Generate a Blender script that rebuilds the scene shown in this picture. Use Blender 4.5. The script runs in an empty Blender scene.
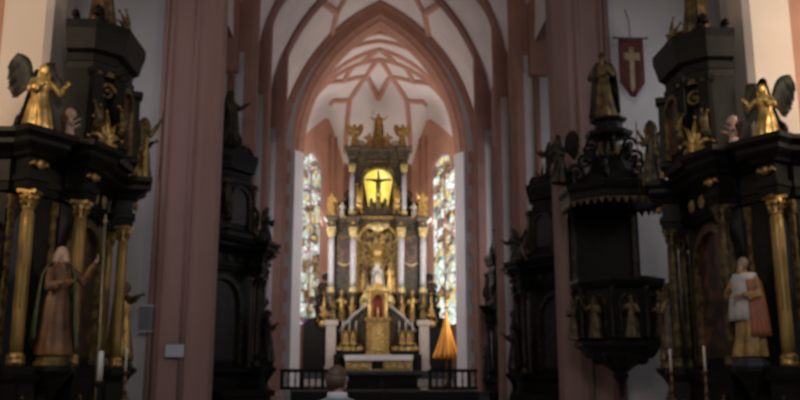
DOF = 5.0
import bpy, bmesh, math, random
from mathutils import Vector, Matrix, noise
random.seed(7)
PI = math.pi
COL = bpy.context.scene.collection
# ---------------------------------------------------------------- camera frame
F = 860.0
CAM = Vector((-0.5, 0.0, 1.65))
YAW, PITCH = math.radians(2.0), math.radians(11.5)
FWD = Vector((math.sin(YAW)*math.cos(PITCH), math.cos(YAW)*math.cos(PITCH), math.sin(PITCH)))
RGT = Vector((math.cos(YAW), -math.sin(YAW), 0))
UPV = RGT.cross(FWD)
def at(px, py, Y):
    """the point of the church at depth Y along the nave that the photograph shows at (px, py)"""
    d = FWD*F + RGT*(px-400) + UPV*(200-py)
    return CAM + d*((Y-CAM.y)/d.y)
def ax(px, Y, py=300): return at(px, py, Y).x
def az(py, Y, px=378): return at(px, py, Y).z

# ---------------------------------------------------------------- materials
def nd(nt, t, **kw):
    n = nt.nodes.new(t)
    for k, v in kw.items(): setattr(n, k, v)
    return n
def mat(name, c1, c2=None, scale=4.0, rough=.6, metal=0.0, bump=0.0, detail=4, lo=.35, hi=.7, stretch=None, spec=.5):
    m = bpy.data.materials.new(name); m.use_nodes = True
    nt = m.node_tree; b = nt.nodes['Principled BSDF']
    b.inputs['Roughness'].default_value = rough; b.inputs['Metallic'].default_value = metal
    b.inputs['Specular IOR Level'].default_value = spec
    c1 = (*c1, 1); c2 = (*(c2 or c1[:3]), 1)
    tc = nd(nt, 'ShaderNodeTexCoord'); nz = nd(nt, 'ShaderNodeTexNoise')
    nz.inputs['Scale'].default_value = scale; nz.inputs['Detail'].default_value = detail
    src = tc.outputs['Object']
    if stretch:
        mp = nd(nt, 'ShaderNodeMapping'); mp.inputs['Scale'].default_value = stretch
        nt.links.new(src, mp.inputs['Vector']); src = mp.outputs['Vector']
    nt.links.new(src, nz.inputs['Vector'])
    r = nd(nt, 'ShaderNodeValToRGB')
    r.color_ramp.elements[0].position = lo; r.color_ramp.elements[0].color = c1
    r.color_ramp.elements[1].position = hi; r.color_ramp.elements[1].color = c2
    nt.links.new(nz.outputs['Fac'], r.inputs['Fac']); nt.links.new(r.outputs['Color'], b.inputs['Base Color'])
    if bump:
        bp = nd(nt, 'ShaderNodeBump'); bp.inputs['Strength'].default_value = bump; bp.inputs['Distance'].default_value = .05
        nt.links.new(nz.outputs['Fac'], bp.inputs['Height']); nt.links.new(bp.outputs['Normal'], b.inputs['Normal'])
    return m
M = {}
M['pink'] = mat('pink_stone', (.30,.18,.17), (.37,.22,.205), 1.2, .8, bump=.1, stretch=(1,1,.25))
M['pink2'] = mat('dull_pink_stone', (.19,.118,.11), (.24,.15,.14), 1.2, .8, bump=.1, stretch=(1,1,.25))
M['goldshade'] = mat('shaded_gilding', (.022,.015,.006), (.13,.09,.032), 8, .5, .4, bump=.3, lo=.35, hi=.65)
M['lit_plaster'] = mat('lit_plaster', (.66,.65,.70), (.72,.71,.75), .8, .85)  # respond plaster made brighter: window light on the chamfer put into its colour
M['altarwood'] = mat('brown_black_altar_wood', (.018,.014,.009), (.075,.055,.03), 5, .45, bump=.2, spec=.3)
M['pink_arch'] = mat('terracotta_stone', (.38,.19,.135), (.45,.235,.17), 1.5, .8, bump=.1)
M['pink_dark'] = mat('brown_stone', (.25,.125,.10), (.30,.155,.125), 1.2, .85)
M['apse'] = mat('salmon_wall', (.38,.185,.125), (.46,.23,.165), .9, .85)
M['rib'] = mat('rib_stone', (.37,.185,.13), (.44,.23,.165), 2, .8)
M['plaster'] = mat('grey_plaster', (.40,.38,.39), (.47,.445,.455), .8, .85)
M['cream'] = mat('cream_plaster', (.62,.52,.44), (.70,.60,.52), .7, .85)
M['vault'] = mat('white_vault', (.54,.475,.465), (.62,.55,.535), .5, .9)
M['floor'] = mat('grey_paving', (.22,.21,.20), (.30,.29,.28), 1.5, .55)
M['step'] = mat('pale_step_stone', (.34,.33,.32), (.42,.40,.39), 2, .6)
M['black'] = mat('black_stained_wood', (.0045,.004,.0035), (.010,.009,.007), 6, .5, bump=.15, spec=.18)
M['black2'] = mat('carved_black_wood', (.004,.0036,.003), (.016,.013,.008), 9, .5, bump=.4, spec=.2)
M['blue'] = mat('blue_black_panel', (.018,.022,.032), (.03,.036,.05), 5, .5)
M['pew'] = mat('dark_pew_wood', (.006,.005,.004), (.012,.010,.008), 5, .45, stretch=(1,8,8))
M['gold'] = mat('gilded_wood', (.10,.055,.018), (.52,.33,.10), 9, .38, .55, bump=.3, lo=.3, hi=.62)
M['goldcol'] = mat('gilded_column', (.26,.16,.045), (.40,.27,.09), 3, .42, .4, stretch=(1,1,.3))
M['goldb'] = mat('bright_gilding', (.20,.11,.025), (.70,.47,.16), 8, .35, .5, bump=.3, lo=.3, hi=.6)
M['golddim'] = mat('aged_gilding', (.03,.022,.010), (.20,.135,.045), 8, .5, .5, bump=.3, lo=.35, hi=.65)
M['goldpale'] = mat('pale_gilding', (.22,.16,.06), (.55,.43,.19), 7, .45, .3, bump=.25, lo=.3, hi=.62)
M['marble'] = mat('grey_marble', (.22,.215,.225), (.36,.35,.37), 6, .3, bump=.05)
M['cloth'] = mat('white_linen', (.58,.57,.62), (.66,.66,.70), 5, .9)
M['cream_stone'] = mat('cream_stone', (.38,.33,.30), (.46,.40,.36), 3, .7)
M['skin'] = mat('painted_skin', (.46,.30,.23), (.52,.35,.27), 8, .5)
M['redrobe'] = mat('red_gold_robe', (.05,.016,.011), (.16,.08,.032), 5, .5, .2, bump=.2)
M['greenrobe'] = mat('dark_green_robe', (.03,.045,.02), (.09,.10,.04), 7, .5, .1, bump=.2)
M['white_robe'] = mat('white_surplice', (.34,.33,.34), (.52,.50,.51), 7, .7, bump=.2)
M['redcloak'] = mat('red_cloak', (.22,.07,.04), (.34,.12,.06), 7, .6)
M['silver'] = mat('silvered_figure', (.30,.28,.25), (.52,.50,.45), 7, .4, .3)
M['winggrey'] = mat('dark_wing', (.03,.028,.022), (.11,.095,.06), 10, .5, .3, bump=.3)
M['paint'] = mat('dark_painting', (.018,.012,.010), (.16,.055,.03), 3.5, .4, detail=6, lo=.45, hi=.72)
M['relief'] = mat('gilt_relief', (.05,.03,.015), (.50,.32,.10), 5, .45, .4, bump=.5, lo=.38, hi=.62)
M['banner'] = mat('wine_red_cloth', (.055,.012,.012), (.085,.02,.018), 5, .9)
M['bannergold'] = mat('ochre_embroidery', (.20,.14,.07), (.28,.20,.10), 9, .8)
M['paper'] = mat('white_notice_sheet', (.50,.52,.58), (.55,.57,.62), 3, .7)
M['bluebox'] = mat('slate_board', (.115,.13,.16), (.14,.155,.19), 4, .6)
M['hair'] = mat('brown_hair', (.075,.042,.030), (.13,.078,.056), 30, .55, stretch=(1,1,.15))
M['teal'] = mat('teal_shirt', (.10,.24,.24), (.14,.30,.29), 12, .85)
M['collar'] = mat('white_collar_cloth', (.62,.62,.70), (.70,.70,.76), 12, .85)
M['trouser'] = mat('dark_trousers', (.02,.022,.03), (.03,.032,.04), 12, .85)
M['shoe'] = mat('black_shoe', (.012,.011,.010), (.02,.018,.016), 9, .4)
M['candle'] = mat('white_wax', (.70,.66,.58), (.76,.72,.64), 6, .5)
M['lips'] = mat('lip_skin', (.36,.15,.13), (.40,.17,.15), 9, .5)
M['iron'] = mat('black_iron', (.012,.012,.012), (.02,.02,.02), 9, .5, .6)
M['rednich'] = mat('red_velvet_niche', (.22,.03,.02), (.34,.07,.04), 7, .7)
M['darkgilt'] = mat('shade_toned_gilding', (.010,.008,.005), (.075,.052,.018), 7, .5, .3, bump=.3, lo=.45, hi=.75)  # gilding darkened in colour to stand for shade
M['blackpaint'] = mat('shade_toned_painting', (.008,.007,.006), (.03,.02,.014), 4, .5)  # painting darkened in colour to stand for shade
M['polegold'] = mat('pale_gilt_pole', (.14,.12,.07), (.20,.17,.10), 7, .4, .3)
def stained(name, strength, seed):
    m = bpy.data.materials.new(name); m.use_nodes = True; nt = m.node_tree
    b = nt.nodes['Principled BSDF']; b.inputs['Base Color'].default_value = (.02,.02,.02,1); b.inputs['Roughness'].default_value = .3
    tc = nd(nt, 'ShaderNodeTexCoord'); mp = nd(nt, 'ShaderNodeMapping'); mp.inputs['Location'].default_value = (seed, seed*.7, 0)
    vo = nd(nt, 'ShaderNodeTexVoronoi'); vo.inputs['Scale'].default_value = 1.7
    nt.links.new(tc.outputs['Object'], mp.inputs['Vector']); nt.links.new(mp.outputs['Vector'], vo.inputs['Vector'])
    big = nd(nt, 'ShaderNodeTexNoise'); big.inputs['Scale'].default_value = .75; big.inputs['Detail'].default_value = 2
    nt.links.new(mp.outputs['Vector'], big.inputs['Vector'])
    sp = nd(nt, 'ShaderNodeSeparateColor'); nt.links.new(vo.outputs['Color'], sp.inputs['Color'])
    mx = nd(nt, 'ShaderNodeMath', operation='MULTIPLY_ADD'); mx.inputs[1].default_value = .62; 
    nt.links.new(sp.outputs['Red'], mx.inputs[0])
    b2 = nd(nt, 'ShaderNodeMath', operation='MULTIPLY_ADD'); b2.inputs[1].default_value = 1.6; b2.inputs[2].default_value = -.6
    nt.links.new(big.outputs['Fac'], b2.inputs[0]); nt.links.new(b2.outputs[0], mx.inputs[2])
    r = nd(nt, 'ShaderNodeValToRGB'); cr = r.color_ramp; cr.interpolation = 'CONSTANT'
    pal = [(0,(.06,.035,.02)),(.16,(.30,.17,.05)),(.28,(.10,.04,.10)),(.36,(.34,.40,.34)),(.46,(.72,.50,.14)),(.54,(.46,.58,.50)),(.66,(.80,.84,.80)),(.76,(.30,.05,.03)),(.80,(.62,.72,.66)),(.9,(.9,.92,.9))]
    cr.elements[0].position, cr.elements[0].color = pal[0][0], (*pal[0][1],1)
    cr.elements[1].position, cr.elements[1].color = pal[1][0], (*pal[1][1],1)
    for p, c in pal[2:]:
        e = cr.elements.new(p); e.color = (*c,1)
    nt.links.new(mx.outputs[0], r.inputs['Fac'])
    ve = nd(nt, 'ShaderNodeTexVoronoi', feature='DISTANCE_TO_EDGE'); ve.inputs['Scale'].default_value = 1.7
    nt.links.new(mp.outputs['Vector'], ve.inputs['Vector'])
    gt = nd(nt, 'ShaderNodeMath', operation='GREATER_THAN'); gt.inputs[1].default_value = .03; nt.links.new(ve.outputs['Distance'], gt.inputs[0])
    st = nd(nt, 'ShaderNodeMath', operation='MULTIPLY'); st.inputs[1].default_value = strength; nt.links.new(gt.outputs[0], st.inputs[0])
    nt.links.new(r.outputs['Color'], b.inputs['Emission Color']); nt.links.new(st.outputs[0], b.inputs['Emission Strength'])
    return m
M['glass'] = stained('stained_glass', 1.1, 3.1)
M['glass2'] = stained('stained_glass_pale', 1.4, 8.4)
def painted(name, base, skin, zcut):
    """robe colours below the neck, painted flesh above"""
    m = mat(name, *base); nt = m.node_tree; b = nt.nodes['Principled BSDF']
    r = [n for n in nt.nodes if n.type == 'VALTORGB'][0]; tc = [n for n in nt.nodes if n.type == 'TEX_COORD'][0]
    sx = nd(nt, 'ShaderNodeSeparateXYZ'); nt.links.new(tc.outputs['Object'], sx.inputs[0])
    g = nd(nt, 'ShaderNodeMath', operation='GREATER_THAN'); g.inputs[1].default_value = zcut; nt.links.new(sx.outputs['Z'], g.inputs[0])
    mx = nd(nt, 'ShaderNodeMix', data_type='RGBA'); mx.inputs['B'].default_value = (*skin, 1)
    nt.links.new(g.outputs[0], mx.inputs['Factor']); nt.links.new(r.outputs['Color'], mx.inputs['A']); nt.links.new(mx.outputs['Result'], b.inputs['Base Color'])
    b.inputs['Roughness'].default_value = .5
    return m
def emis(name, c, s, c2=None, scale=3):
    m = mat(name, c, c2 or c, scale, .4); nt = m.node_tree; b = nt.nodes['Principled BSDF']
    r = [n for n in nt.nodes if n.type == 'VALTORGB'][0]
    nt.links.new(r.outputs['Color'], b.inputs['Emission Color']); b.inputs['Emission Strength'].default_value = s
    return m
M['yellow'] = emis('backlit_yellow_glass', (.85,.62,.05), .85, (1,.9,.30), 1.6)
M['saintred'] = painted('painted_red_robe', ((.055,.016,.011), (.20,.10,.035), 5), (.34,.24,.19), .856)
M['saintgold'] = painted('painted_gold_cassock', ((.16,.09,.025), (.46,.29,.09), 7), (.22,.15,.11), .856)
def striped():
    m = bpy.data.materials.new('red_yellow_silk'); m.use_nodes = True; nt = m.node_tree; b = nt.nodes['Principled BSDF']
    tc = nd(nt, 'ShaderNodeTexCoord'); g = nd(nt, 'ShaderNodeTexGradient', gradient_type='RADIAL'); nt.links.new(tc.outputs['Object'], g.inputs['Vector'])
    a = nd(nt, 'ShaderNodeMath', operation='MULTIPLY'); a.inputs[1].default_value = 16; nt.links.new(g.outputs['Fac'], a.inputs[0])
    f = nd(nt, 'ShaderNodeMath', operation='FRACT'); nt.links.new(a.outputs[0], f.inputs[0])
    r = nd(nt, 'ShaderNodeValToRGB'); r.color_ramp.interpolation = 'CONSTANT'
    r.color_ramp.elements[0].color = (1,.60,.05,1); r.color_ramp.elements[1].color = (.80,.13,.02,1); r.color_ramp.elements[1].position = .5
    nt.links.new(f.outputs[0], r.inputs['Fac']); nt.links.new(r.outputs['Color'], b.inputs['Base Color']); b.inputs['Roughness'].default_value = .6
    return m
M['silk'] = striped()

# ---------------------------------------------------------------- mesh helpers
class MB:
    def __init__(s): s.v, s.f, s.sm = [], [], []
    def add(s, vs, fs, smooth=False):
        b = len(s.v); s.v += [Vector(p) for p in vs]
        for f in fs: s.f.append(tuple(b+i for i in f)); s.sm.append(smooth)
        return s
    def box(s, x0, x1, y0, y1, z0, z1, m=None):
        vs = [Vector((x, y, z)) for z in (z0, z1) for y in (y0, y1) for x in (x0, x1)]
        if m: vs = [m @ p for p in vs]
        return s.add(vs, [(0,2,3,1),(4,5,7,6),(0,1,5,4),(2,6,7,3),(0,4,6,2),(1,3,7,5)])
    def lathe(s, prof, c=(0,0), n=16, z=0, sx=1, sy=1, a0=None, smooth=True):
        a0 = a0 or 0; vs = []; fs = []; k = len(prof)
        for j in range(n):
            t = a0 + 2*PI*j/n
            for r, h in prof: vs.append((c[0]+r*sx*math.cos(t), c[1]+r*sy*math.sin(t), z+h))
        for j in range(n):
            j2 = (j+1) % n
            for i in range(k-1): fs.append((j*k+i, j2*k+i, j2*k+i+1, j*k+i+1))
        fs.append(tuple(j*k for j in reversed(range(n)))); fs.append(tuple(j*k+k-1 for j in range(n)))
        return s.add(vs, fs, smooth)
    def tube(s, pts, rad, n=8, sec=None, smooth=True):
        pts = [Vector(p) for p in pts]; L = len(pts)
        if not hasattr(rad, '__len__'): rad = [rad]*L
        d0 = (pts[1]-pts[0]).normalized(); ref = Vector((0,0,1)) if abs(d0.z) < .9 else Vector((0,1,0))
        u = d0.cross(ref).normalized(); vs = []; fs = []
        for i, p in enumerate(pts):
            d = (pts[min(i+1, L-1)]-pts[max(i-1, 0)]).normalized()
            u = (u - d*u.dot(d)).normalized(); w = d.cross(u)
            for j in range(n):
                t = 2*PI*j/n
                a, b = (math.cos(t), math.sin(t)) if not sec else sec[j]
                vs.append(p + u*(a*rad[i]) + w*(b*rad[i]))
        for i in range(L-1):
            for j in range(n):
                j2 = (j+1) % n; fs.append((i*n+j, i*n+j2, (i+1)*n+j2, (i+1)*n+j))
        fs.append(tuple(reversed(range(n)))); fs.append(tuple((L-1)*n+j for j in range(n)))
        return s.add(vs, fs, smooth)
    def ell(s, c, r, nu=12, nv=8, m=None):
        if not hasattr(r, '__len__'): r = (r, r, r)
        vs = []; fs = []
        for i in range(1, nv):
            ph = PI*i/nv
            for j in range(nu):
                t = 2*PI*j/nu; vs.append(Vector((r[0]*math.sin(ph)*math.cos(t), r[1]*math.sin(ph)*math.sin(t), r[2]*math.cos(ph))))
        vs += [Vector((0,0,r[2])), Vector((0,0,-r[2]))]; T = len(vs)
        for i in range(nv-2):
            for j in range(nu):
                j2 = (j+1) % nu; fs.append((i*nu+j, (i+1)*nu+j, (i+1)*nu+j2, i*nu+j2))
        for j in range(nu):
            j2 = (j+1) % nu; fs.append((T-2, j, j2)); fs.append((T-1, (nv-2)*nu+j2, (nv-2)*nu+j))
        if m: vs = [m @ p for p in vs]
        return s.add([p+Vector(c) for p in vs], fs, True)
    def prism(s, poly, y0, y1, smooth=False, m=None):
        n = len(poly); vs = [Vector((x, y0, z)) for x, z in poly]+[Vector((x, y1, z)) for x, z in poly]
        if m: vs = [m @ p for p in vs]
        fs = [tuple(range(n)), tuple(range(2*n-1, n-1, -1))]+[(i, i+n, (i+1) % n+n, (i+1) % n) for i in range(n)]
        return s.add(vs, fs, smooth)
    def ring(s, outer, inner, y0, y1):
        """frame between two open polylines of equal length in x-z, thick from y0 to y1"""
        n = len(outer); q = []
        for y in (y0, y1):
            q += [(x, y, z) for x, z in outer]+[(x, y, z) for x, z in inner]
        fs = []
        for i in range(n-1):
            fs += [(i, i+1, n+i+1, n+i), (2*n+i, 3*n+i, 3*n+i+1, 2*n+i+1), (i, 2*n+i, 2*n+i+1, i+1), (n+i, n+i+1, 3*n+i+1, 3*n+i)]
        fs += [(0, n, 3*n, 2*n), (n-1, 3*n-1, 4*n-1, 2*n-1)]
        return s.add(q, fs)
    def plan(s, path, prof, closed=False):
        """a moulding profile [(offset outward, z)] (closed loop) swept along a plan polyline with mitred corners"""
        P = [Vector(p) for p in path]; n = len(P); offs = []
        for i in range(n):
            def nor(a, b):
                d = (b-a).normalized(); return Vector((d.y, -d.x))
            if closed: n1, n2 = nor(P[i-1], P[i]), nor(P[i], P[(i+1) % n])
            else:
                n1 = nor(P[i-1], P[i]) if i else nor(P[0], P[1]); n2 = nor(P[i], P[i+1]) if i < n-1 else n1
            b = (n1+n2).normalized(); offs.append(b/max(b.dot(n1), .35))
        k = len(prof); vs = [(P[i].x+offs[i].x*o, P[i].y+offs[i].y*o, z) for i in range(n) for o, z in prof]; fs = []
        for i in range(n if closed else n-1):
            i2 = (i+1) % n
            for j in range(k):
                j2 = (j+1) % k; fs.append((i*k+j, i2*k+j, i2*k+j2, i*k+j2))
        if not closed: fs += [tuple(range(k-1, -1, -1)), tuple((n-1)*k+j for j in range(k))]
        return s.add(vs, fs)
    def xf(s, m, start=0):
        for i in range(start, len(s.v)): s.v[i] = m @ s.v[i]
        return s
    def merge(s, o, m=None):
        b = len(s.v); s.v += [(m @ p) if m else p.copy() for p in o.v]; s.f += [tuple(b+i for i in f) for f in o.f]; s.sm += o.sm
        return s
    def mesh(s, name):
        me = bpy.data.meshes.new(name); me.from_pydata([tuple(p) for p in s.v], [], s.f)
        me.polygons.foreach_set('use_smooth', s.sm); me.update(); return me
    def build(s, name, m, parent=None, world=False, bevel=0, recalc=True):
        if world and parent is not None:
            off = parent.location if parent.parent is None else parent.location+parent.parent.location
            s.v = [p-off for p in s.v]
        me = s.mesh(name)
        if recalc:
            bm = bmesh.new(); bm.from_mesh(me); bmesh.ops.recalc_face_normals(bm, faces=bm.faces); bm.to_mesh(me); bm.free()
        return link(name, me, m, parent, bevel)
def link(name, me, m, parent=None, bevel=0):
    if m is not None and not me.materials: me.materials.append(m)
    o = bpy.data.objects.new(name, me); COL.objects.link(o)
    if parent is not None: o.parent = parent
    if bevel:
        b = o.modifiers.new('edge', 'BEVEL'); b.width = bevel; b.segments = 2; b.limit_method = 'ANGLE'
    return o
def tag(o, label, cat, group=None, kind=None):
    o['label'] = label; o['category'] = cat
    if group: o['group'] = group
    if kind: o['kind'] = kind
    return o
def thing(name, label, cat, loc=(0,0,0), rz=0, group=None, scale=1):
    o = bpy.data.objects.new(name, None); COL.objects.link(o); o.location = loc; o.rotation_euler = (0, 0, rz); o.scale = (scale,)*3
    o.empty_display_size = .2
    return tag(o, label, cat, group)
def struct(o, label=None, cat='wall'):
    o['kind'] = 'structure'; o['label'] = label or o.name.replace('_', ' '); o['category'] = cat; return o
def kids(o): return [c for c in o.children]
def copy_tree(o, parent=None):
    c = o.copy(); COL.objects.link(c); c.parent = parent
    for ch in kids(o): copy_tree(ch, c)
    return c
def put(o, loc, rz, scale, label, group=None, cat=None, mats=None):
    o.location = loc; o.rotation_euler = (0, 0, rz); o.scale = (scale,)*3; o['label'] = label
    if group: o['group'] = group
    elif 'group' in o: del o['group']
    if cat: o['category'] = cat
    if mats:
        st = [o]
        while st:
            c = st.pop(); st += kids(c)
            k = c.name.split('.')[0]
            if k in mats and c.type == 'MESH':
                c.material_slots[0].link = 'OBJECT'; c.material_slots[0].material = mats[k]
    return o
def fuse(mb, voxel, smooth=4):
    """one continuous skin over overlapping volumes"""
    me = mb.mesh('tmp'); o = bpy.data.objects.new('tmp', me); COL.objects.link(o)
    r = o.modifiers.new('r', 'REMESH'); r.mode = 'VOXEL'; r.voxel_size = voxel; r.use_smooth_shade = True
    if smooth:
        k = o.modifiers.new('s', 'SMOOTH'); k.iterations = smooth; k.factor = .5
    dg = bpy.context.evaluated_depsgraph_get(); dg.update()
    out = bpy.data.meshes.new_from_object(o.evaluated_get(dg))
    bpy.data.objects.remove(o); bpy.data.meshes.remove(me)
    return out
def me2mb(me):
    mb = MB(); mb.add([v.co.copy() for v in me.vertices], [tuple(p.vertices) for p in me.polygons], True); return mb
def arch_pts(a, r, zs, n=14, x0=0):
    """pointed two-centred arch, from left springing over the apex to the right springing"""
    R = (a*a+r*r)/(2*a); pts = []
    th = math.asin(min(1, r/R))
    for i in range(n+1):
        t = th*i/n; pts.append((-(R*math.cos(t)-(R-a)), zs+R*math.sin(t)))
    return [(x0+x, z) for x, z in pts]+[(x0-x, z) for x, z in reversed(pts[:-1])]
def round_pts(a, zs, n=16, x0=0, r=None):
    r = r or a
    return [(x0-a*math.cos(PI*i/n), zs+r*math.sin(PI*i/n)) for i in range(n+1)]
def spiral(turns, r0, r1, n=36, c=(0,0,0), flip=1, ph=0):
    return [(c[0]+flip*(r0+(r1-r0)*i/n)*math.cos(ph+turns*2*PI*i/n), c[1], c[2]+(r0+(r1-r0)*i/n)*math.sin(ph+turns*2*PI*i/n)) for i in range(n+1)]
# ================================================================ THE CHURCH ITSELF
def prof_z(x, a, zs, r):
    R = (a*a+r*r)/(2*a); x = min(abs(x), a)
    return zs+math.sqrt(max(R*R-(x+R-a)**2, 0))
NA, NZ, NR = 5.75, 14.2, 9.3          # nave vault
def nave_z(x, y): return prof_z(x, NA, NZ, NR)
CA, CZ, CR = 5.5, 16.2, 6.1           # chancel vault
AP = [(-5.5, 54.8), (-2.4, 60.2), (2.4, 60.2), (5.5, 54.8)]
LUN = 3.3                              # height of the lunettes over the slanting walls
APN = (0, 54.8)
def apse_t(x, y):
    """how far a plan point of the choir lies from its wall (0) towards the crown (1)"""
    if y <= APN[1]: return 1-abs(x)/CA
    best = 1
    for (x0, y0), (x1, y1) in zip(AP, AP[1:]):
        nx, ny = y1-y0, -(x1-x0); l = math.hypot(nx, ny)
        dP = ((x-x0)*nx+(y-y0)*ny)/l; dN = ((APN[0]-x0)*nx+(APN[1]-y0)*ny)/l
        best = min(best, dP/dN)
    return max(0, min(1, best))
def lun(u): return LUN*(max(0, u/.64)**.8 if u < .64 else max(0, (1-u)/.36)**.8)   # u runs from the outer corner
def choir_z(x, y):
    t = apse_t(x, y); z = prof_z(CA*(1-t), CA, CZ, CR)
    if y > APN[1] and t < .999:            # over a slanting wall the cell rises into a lunette
        ang = math.degrees(math.atan2(y-APN[1], abs(x)))
        lim = math.degrees(math.atan2(5.4, 2.4))
        if ang < lim:
            k = 1-t; wx, wy = abs(x)/k, APN[1]+(y-APN[1])/k
            z += lun((wy-54.8)/5.4)*k**4
    return z

struct(MB().box(-12, 12, -6, 43.0, -.2, 0).build('floor', M['floor']), 'grey stone paving of the nave', 'floor')
struct(MB().box(-7, 7, 44.6, 61, -.1, .9).build('floor_chancel', M['floor']), 'raised stone floor of the chancel', 'floor')
for i in range(4):
    struct(MB().box(-6.6, 6.6, 43.0+.4*i, 44.6, .225*i, .225*(i+1)).build('trim_%d' % (i+1), M['step'], bevel=.02), 'pale stone step up to the chancel', 'step')
# nave outer walls
for sd, nm in ((-1, 'left'), (1, 'right')):
    struct(MB().box(min(sd*11, sd*11.6), max(sd*11, sd*11.6), -6, 48, 0, 19).build('wall_'+nm, M['plaster']), 'outer wall of the '+nm+' aisle')
# piers: wall slabs with pink dressed-stone ends
def pier(name, sd, y0, nose, pinkw, depth, face, top=18.2, panel_top=13.9, bands=(), c=.38, webm=None, shaft=True):
    """transverse pier: nose at |x|=nose, pink for pinkw metres, then plaster"""
    x = lambda v: sd*v
    pts = [(nose+pinkw, y0), (nose+c, y0), (nose, y0+c), (nose, y0+depth-c), (nose+c, y0+depth), (nose+pinkw, y0+depth)]
    n = len(pts); mb = MB()
    vs = [(x(a), b, z) for z in (0, top) for a, b in pts]
    mb.add(vs, [tuple(range(n)), tuple(range(2*n-1, n-1, -1))]+[(i, (i+1) % n, n+(i+1) % n, n+i) for i in range(n)])
    for a, b in bands: mb.tube([(x(a), b, 0), (x(a), b, top)], .085, 8)
    mb.lathe([(0,0),(.01,0),(.01,.01),(0,.01)], (x(nose+.5), y0+.7), 4)
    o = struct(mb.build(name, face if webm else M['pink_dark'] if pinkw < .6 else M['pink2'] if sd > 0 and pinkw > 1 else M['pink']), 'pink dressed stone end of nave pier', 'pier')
    # grey plaster web, stopped by a pointed head
    w0, w1 = nose+pinkw, 10.98
    mb = MB().box(min(x(w0), x(w1)), max(x(w0), x(w1)), y0+.12, y0+depth-.12, 0, panel_top)
    pp = mb.build('web', webm or face, o)
    mb = MB().box(min(x(w0), x(w1)), max(x(w0), x(w1)), y0+.05, y0+depth-.05, panel_top, top)
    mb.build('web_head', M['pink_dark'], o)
    # roll where the web meets the next bay
    mb = MB()
    if shaft:
        mb.tube([(x(w0+.5), y0+.1, 0), (x(w0+.5), y0+.1, panel_top+.2)], .14, 8)
        mb.build('shaft', M['pink_dark'], o)
    mb = MB().plan([(x(a), b) for a, b in (pts if sd < 0 else pts)], [(-.02,0),(.12,0),(.12,.7),(.05,.85),(-.02,.85)], False)
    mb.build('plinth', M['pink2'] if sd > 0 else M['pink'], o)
    return o
PIERS = [16.9, 24.0, 31.5, 36.6, 42.0]
for sd, nm in ((-1, 'left'), (1, 'right')):
    for k, y in enumerate(PIERS):
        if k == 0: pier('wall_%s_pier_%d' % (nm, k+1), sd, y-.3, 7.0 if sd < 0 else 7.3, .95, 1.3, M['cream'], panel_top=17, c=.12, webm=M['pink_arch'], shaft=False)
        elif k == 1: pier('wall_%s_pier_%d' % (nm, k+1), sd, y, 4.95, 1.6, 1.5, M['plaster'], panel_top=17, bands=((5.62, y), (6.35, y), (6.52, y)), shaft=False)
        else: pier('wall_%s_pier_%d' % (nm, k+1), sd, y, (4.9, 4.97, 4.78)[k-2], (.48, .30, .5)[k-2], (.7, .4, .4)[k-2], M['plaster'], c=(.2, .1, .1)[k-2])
# arcade arches joining the piers lengthwise
for sd, nm in ((-1, 'left'), (1, 'right')):
    ys = [18.5]+PIERS[1:]+[48.2]
    for k, (y0, y1) in enumerate(zip(ys, ys[1:])):
        w = (y1-y0)/2; ap = arch_pts(w-.6, 3.6, 13.0, 8, (y0+y1)/2+.3)
        poly = [(y0, 20.5)]+[(y0, 13.0)]+ap+[(y1, 13.0), (y1, 20.5)]
        mm = Matrix.Rotation(PI/2, 4, 'Z')       # local x -> +Y
        mb = MB(); n = len(poly); xa, xb = sd*5.6, sd*6.3
        vs = [(xa, a, z) for a, z in poly]+[(xb, a, z) for a, z in poly]
        mb.add(vs, [tuple(range(n)), tuple(range(2*n-1, n-1, -1))]+[(i, i+n, (i+1) % n+n, (i+1) % n) for i in range(n)])
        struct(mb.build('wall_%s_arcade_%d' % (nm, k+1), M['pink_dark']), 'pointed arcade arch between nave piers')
# nave vault
def grid_surface(fn, us, vs_):
    mb = MB(); P = [fn(u, v) for u in us for v in vs_]; k = len(vs_)
    mb.add(P, [(i*k+j, i*k+j+1, (i+1)*k+j+1, (i+1)*k+j) for i in range(len(us)-1) for j in range(k-1)], True); return mb
def svals(a, r, n):
    R = (a*a+r*r)/(2*a); th = math.asin(min(1, r/R)); h = [R*math.cos(th*i/n)-(R-a) for i in range(n+1)]
    return [-v for v in h]+[v for v in reversed(h[:-1])]
mb = grid_surface(lambda x, y: (x, y, nave_z(x, y)), svals(NA, NR, 14), [14+i*2.13 for i in range(17)])
struct(mb.build('ceiling', M['vault'], recalc=False), 'white vault of the nave between stone ribs', 'ceiling')
def rib(name, pts2, zf, m, w=.15, drop=.03, parent=None, n=10):
    P = []
    for (x0, y0), (x1, y1) in zip(pts2, pts2[1:]):
        for i in range(n):
            t = i/n; P.append((x0+(x1-x0)*t, y0+(y1-y0)*t))
    P.append(pts2[-1])
    sec = [(.75,.35),(.45,1),(-.45,1),(-.75,.35),(-.75,-.6),(.75,-.6)]
    path = [(x, y, zf(x, y)-drop) for x, y in P]
    return MB().tube(path, w, 6, None, False)
def ribs(name, lines, zf, m, w, label):
    mb = MB()
    for l in lines: mb.merge(rib('', l, zf, m, w))
    return struct(mb.build(name, m), label, 'vault ribs')
L = []
for sd in (-1, 1):
    for y in (31.9, 36.8):
        L += [[(sd*5.45, y), (sd*3.3, y+2.0), (sd*1.6, y+2.6), (0, y+5.2)], [(sd*3.3, y+2.0), (sd*2.6, y+5.0)]]
    L += [[(sd*2.9, 47.9), (sd*2.5, 45.6), (sd*1.5, 43.5), (0, 42.4)], [(sd*2.5, 45.6), (sd*3.2, 42.5)], [(sd*1.5, 43.5), (0, 45.6)]]
L += [[(0, 20), (0, 45.6)]]
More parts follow.
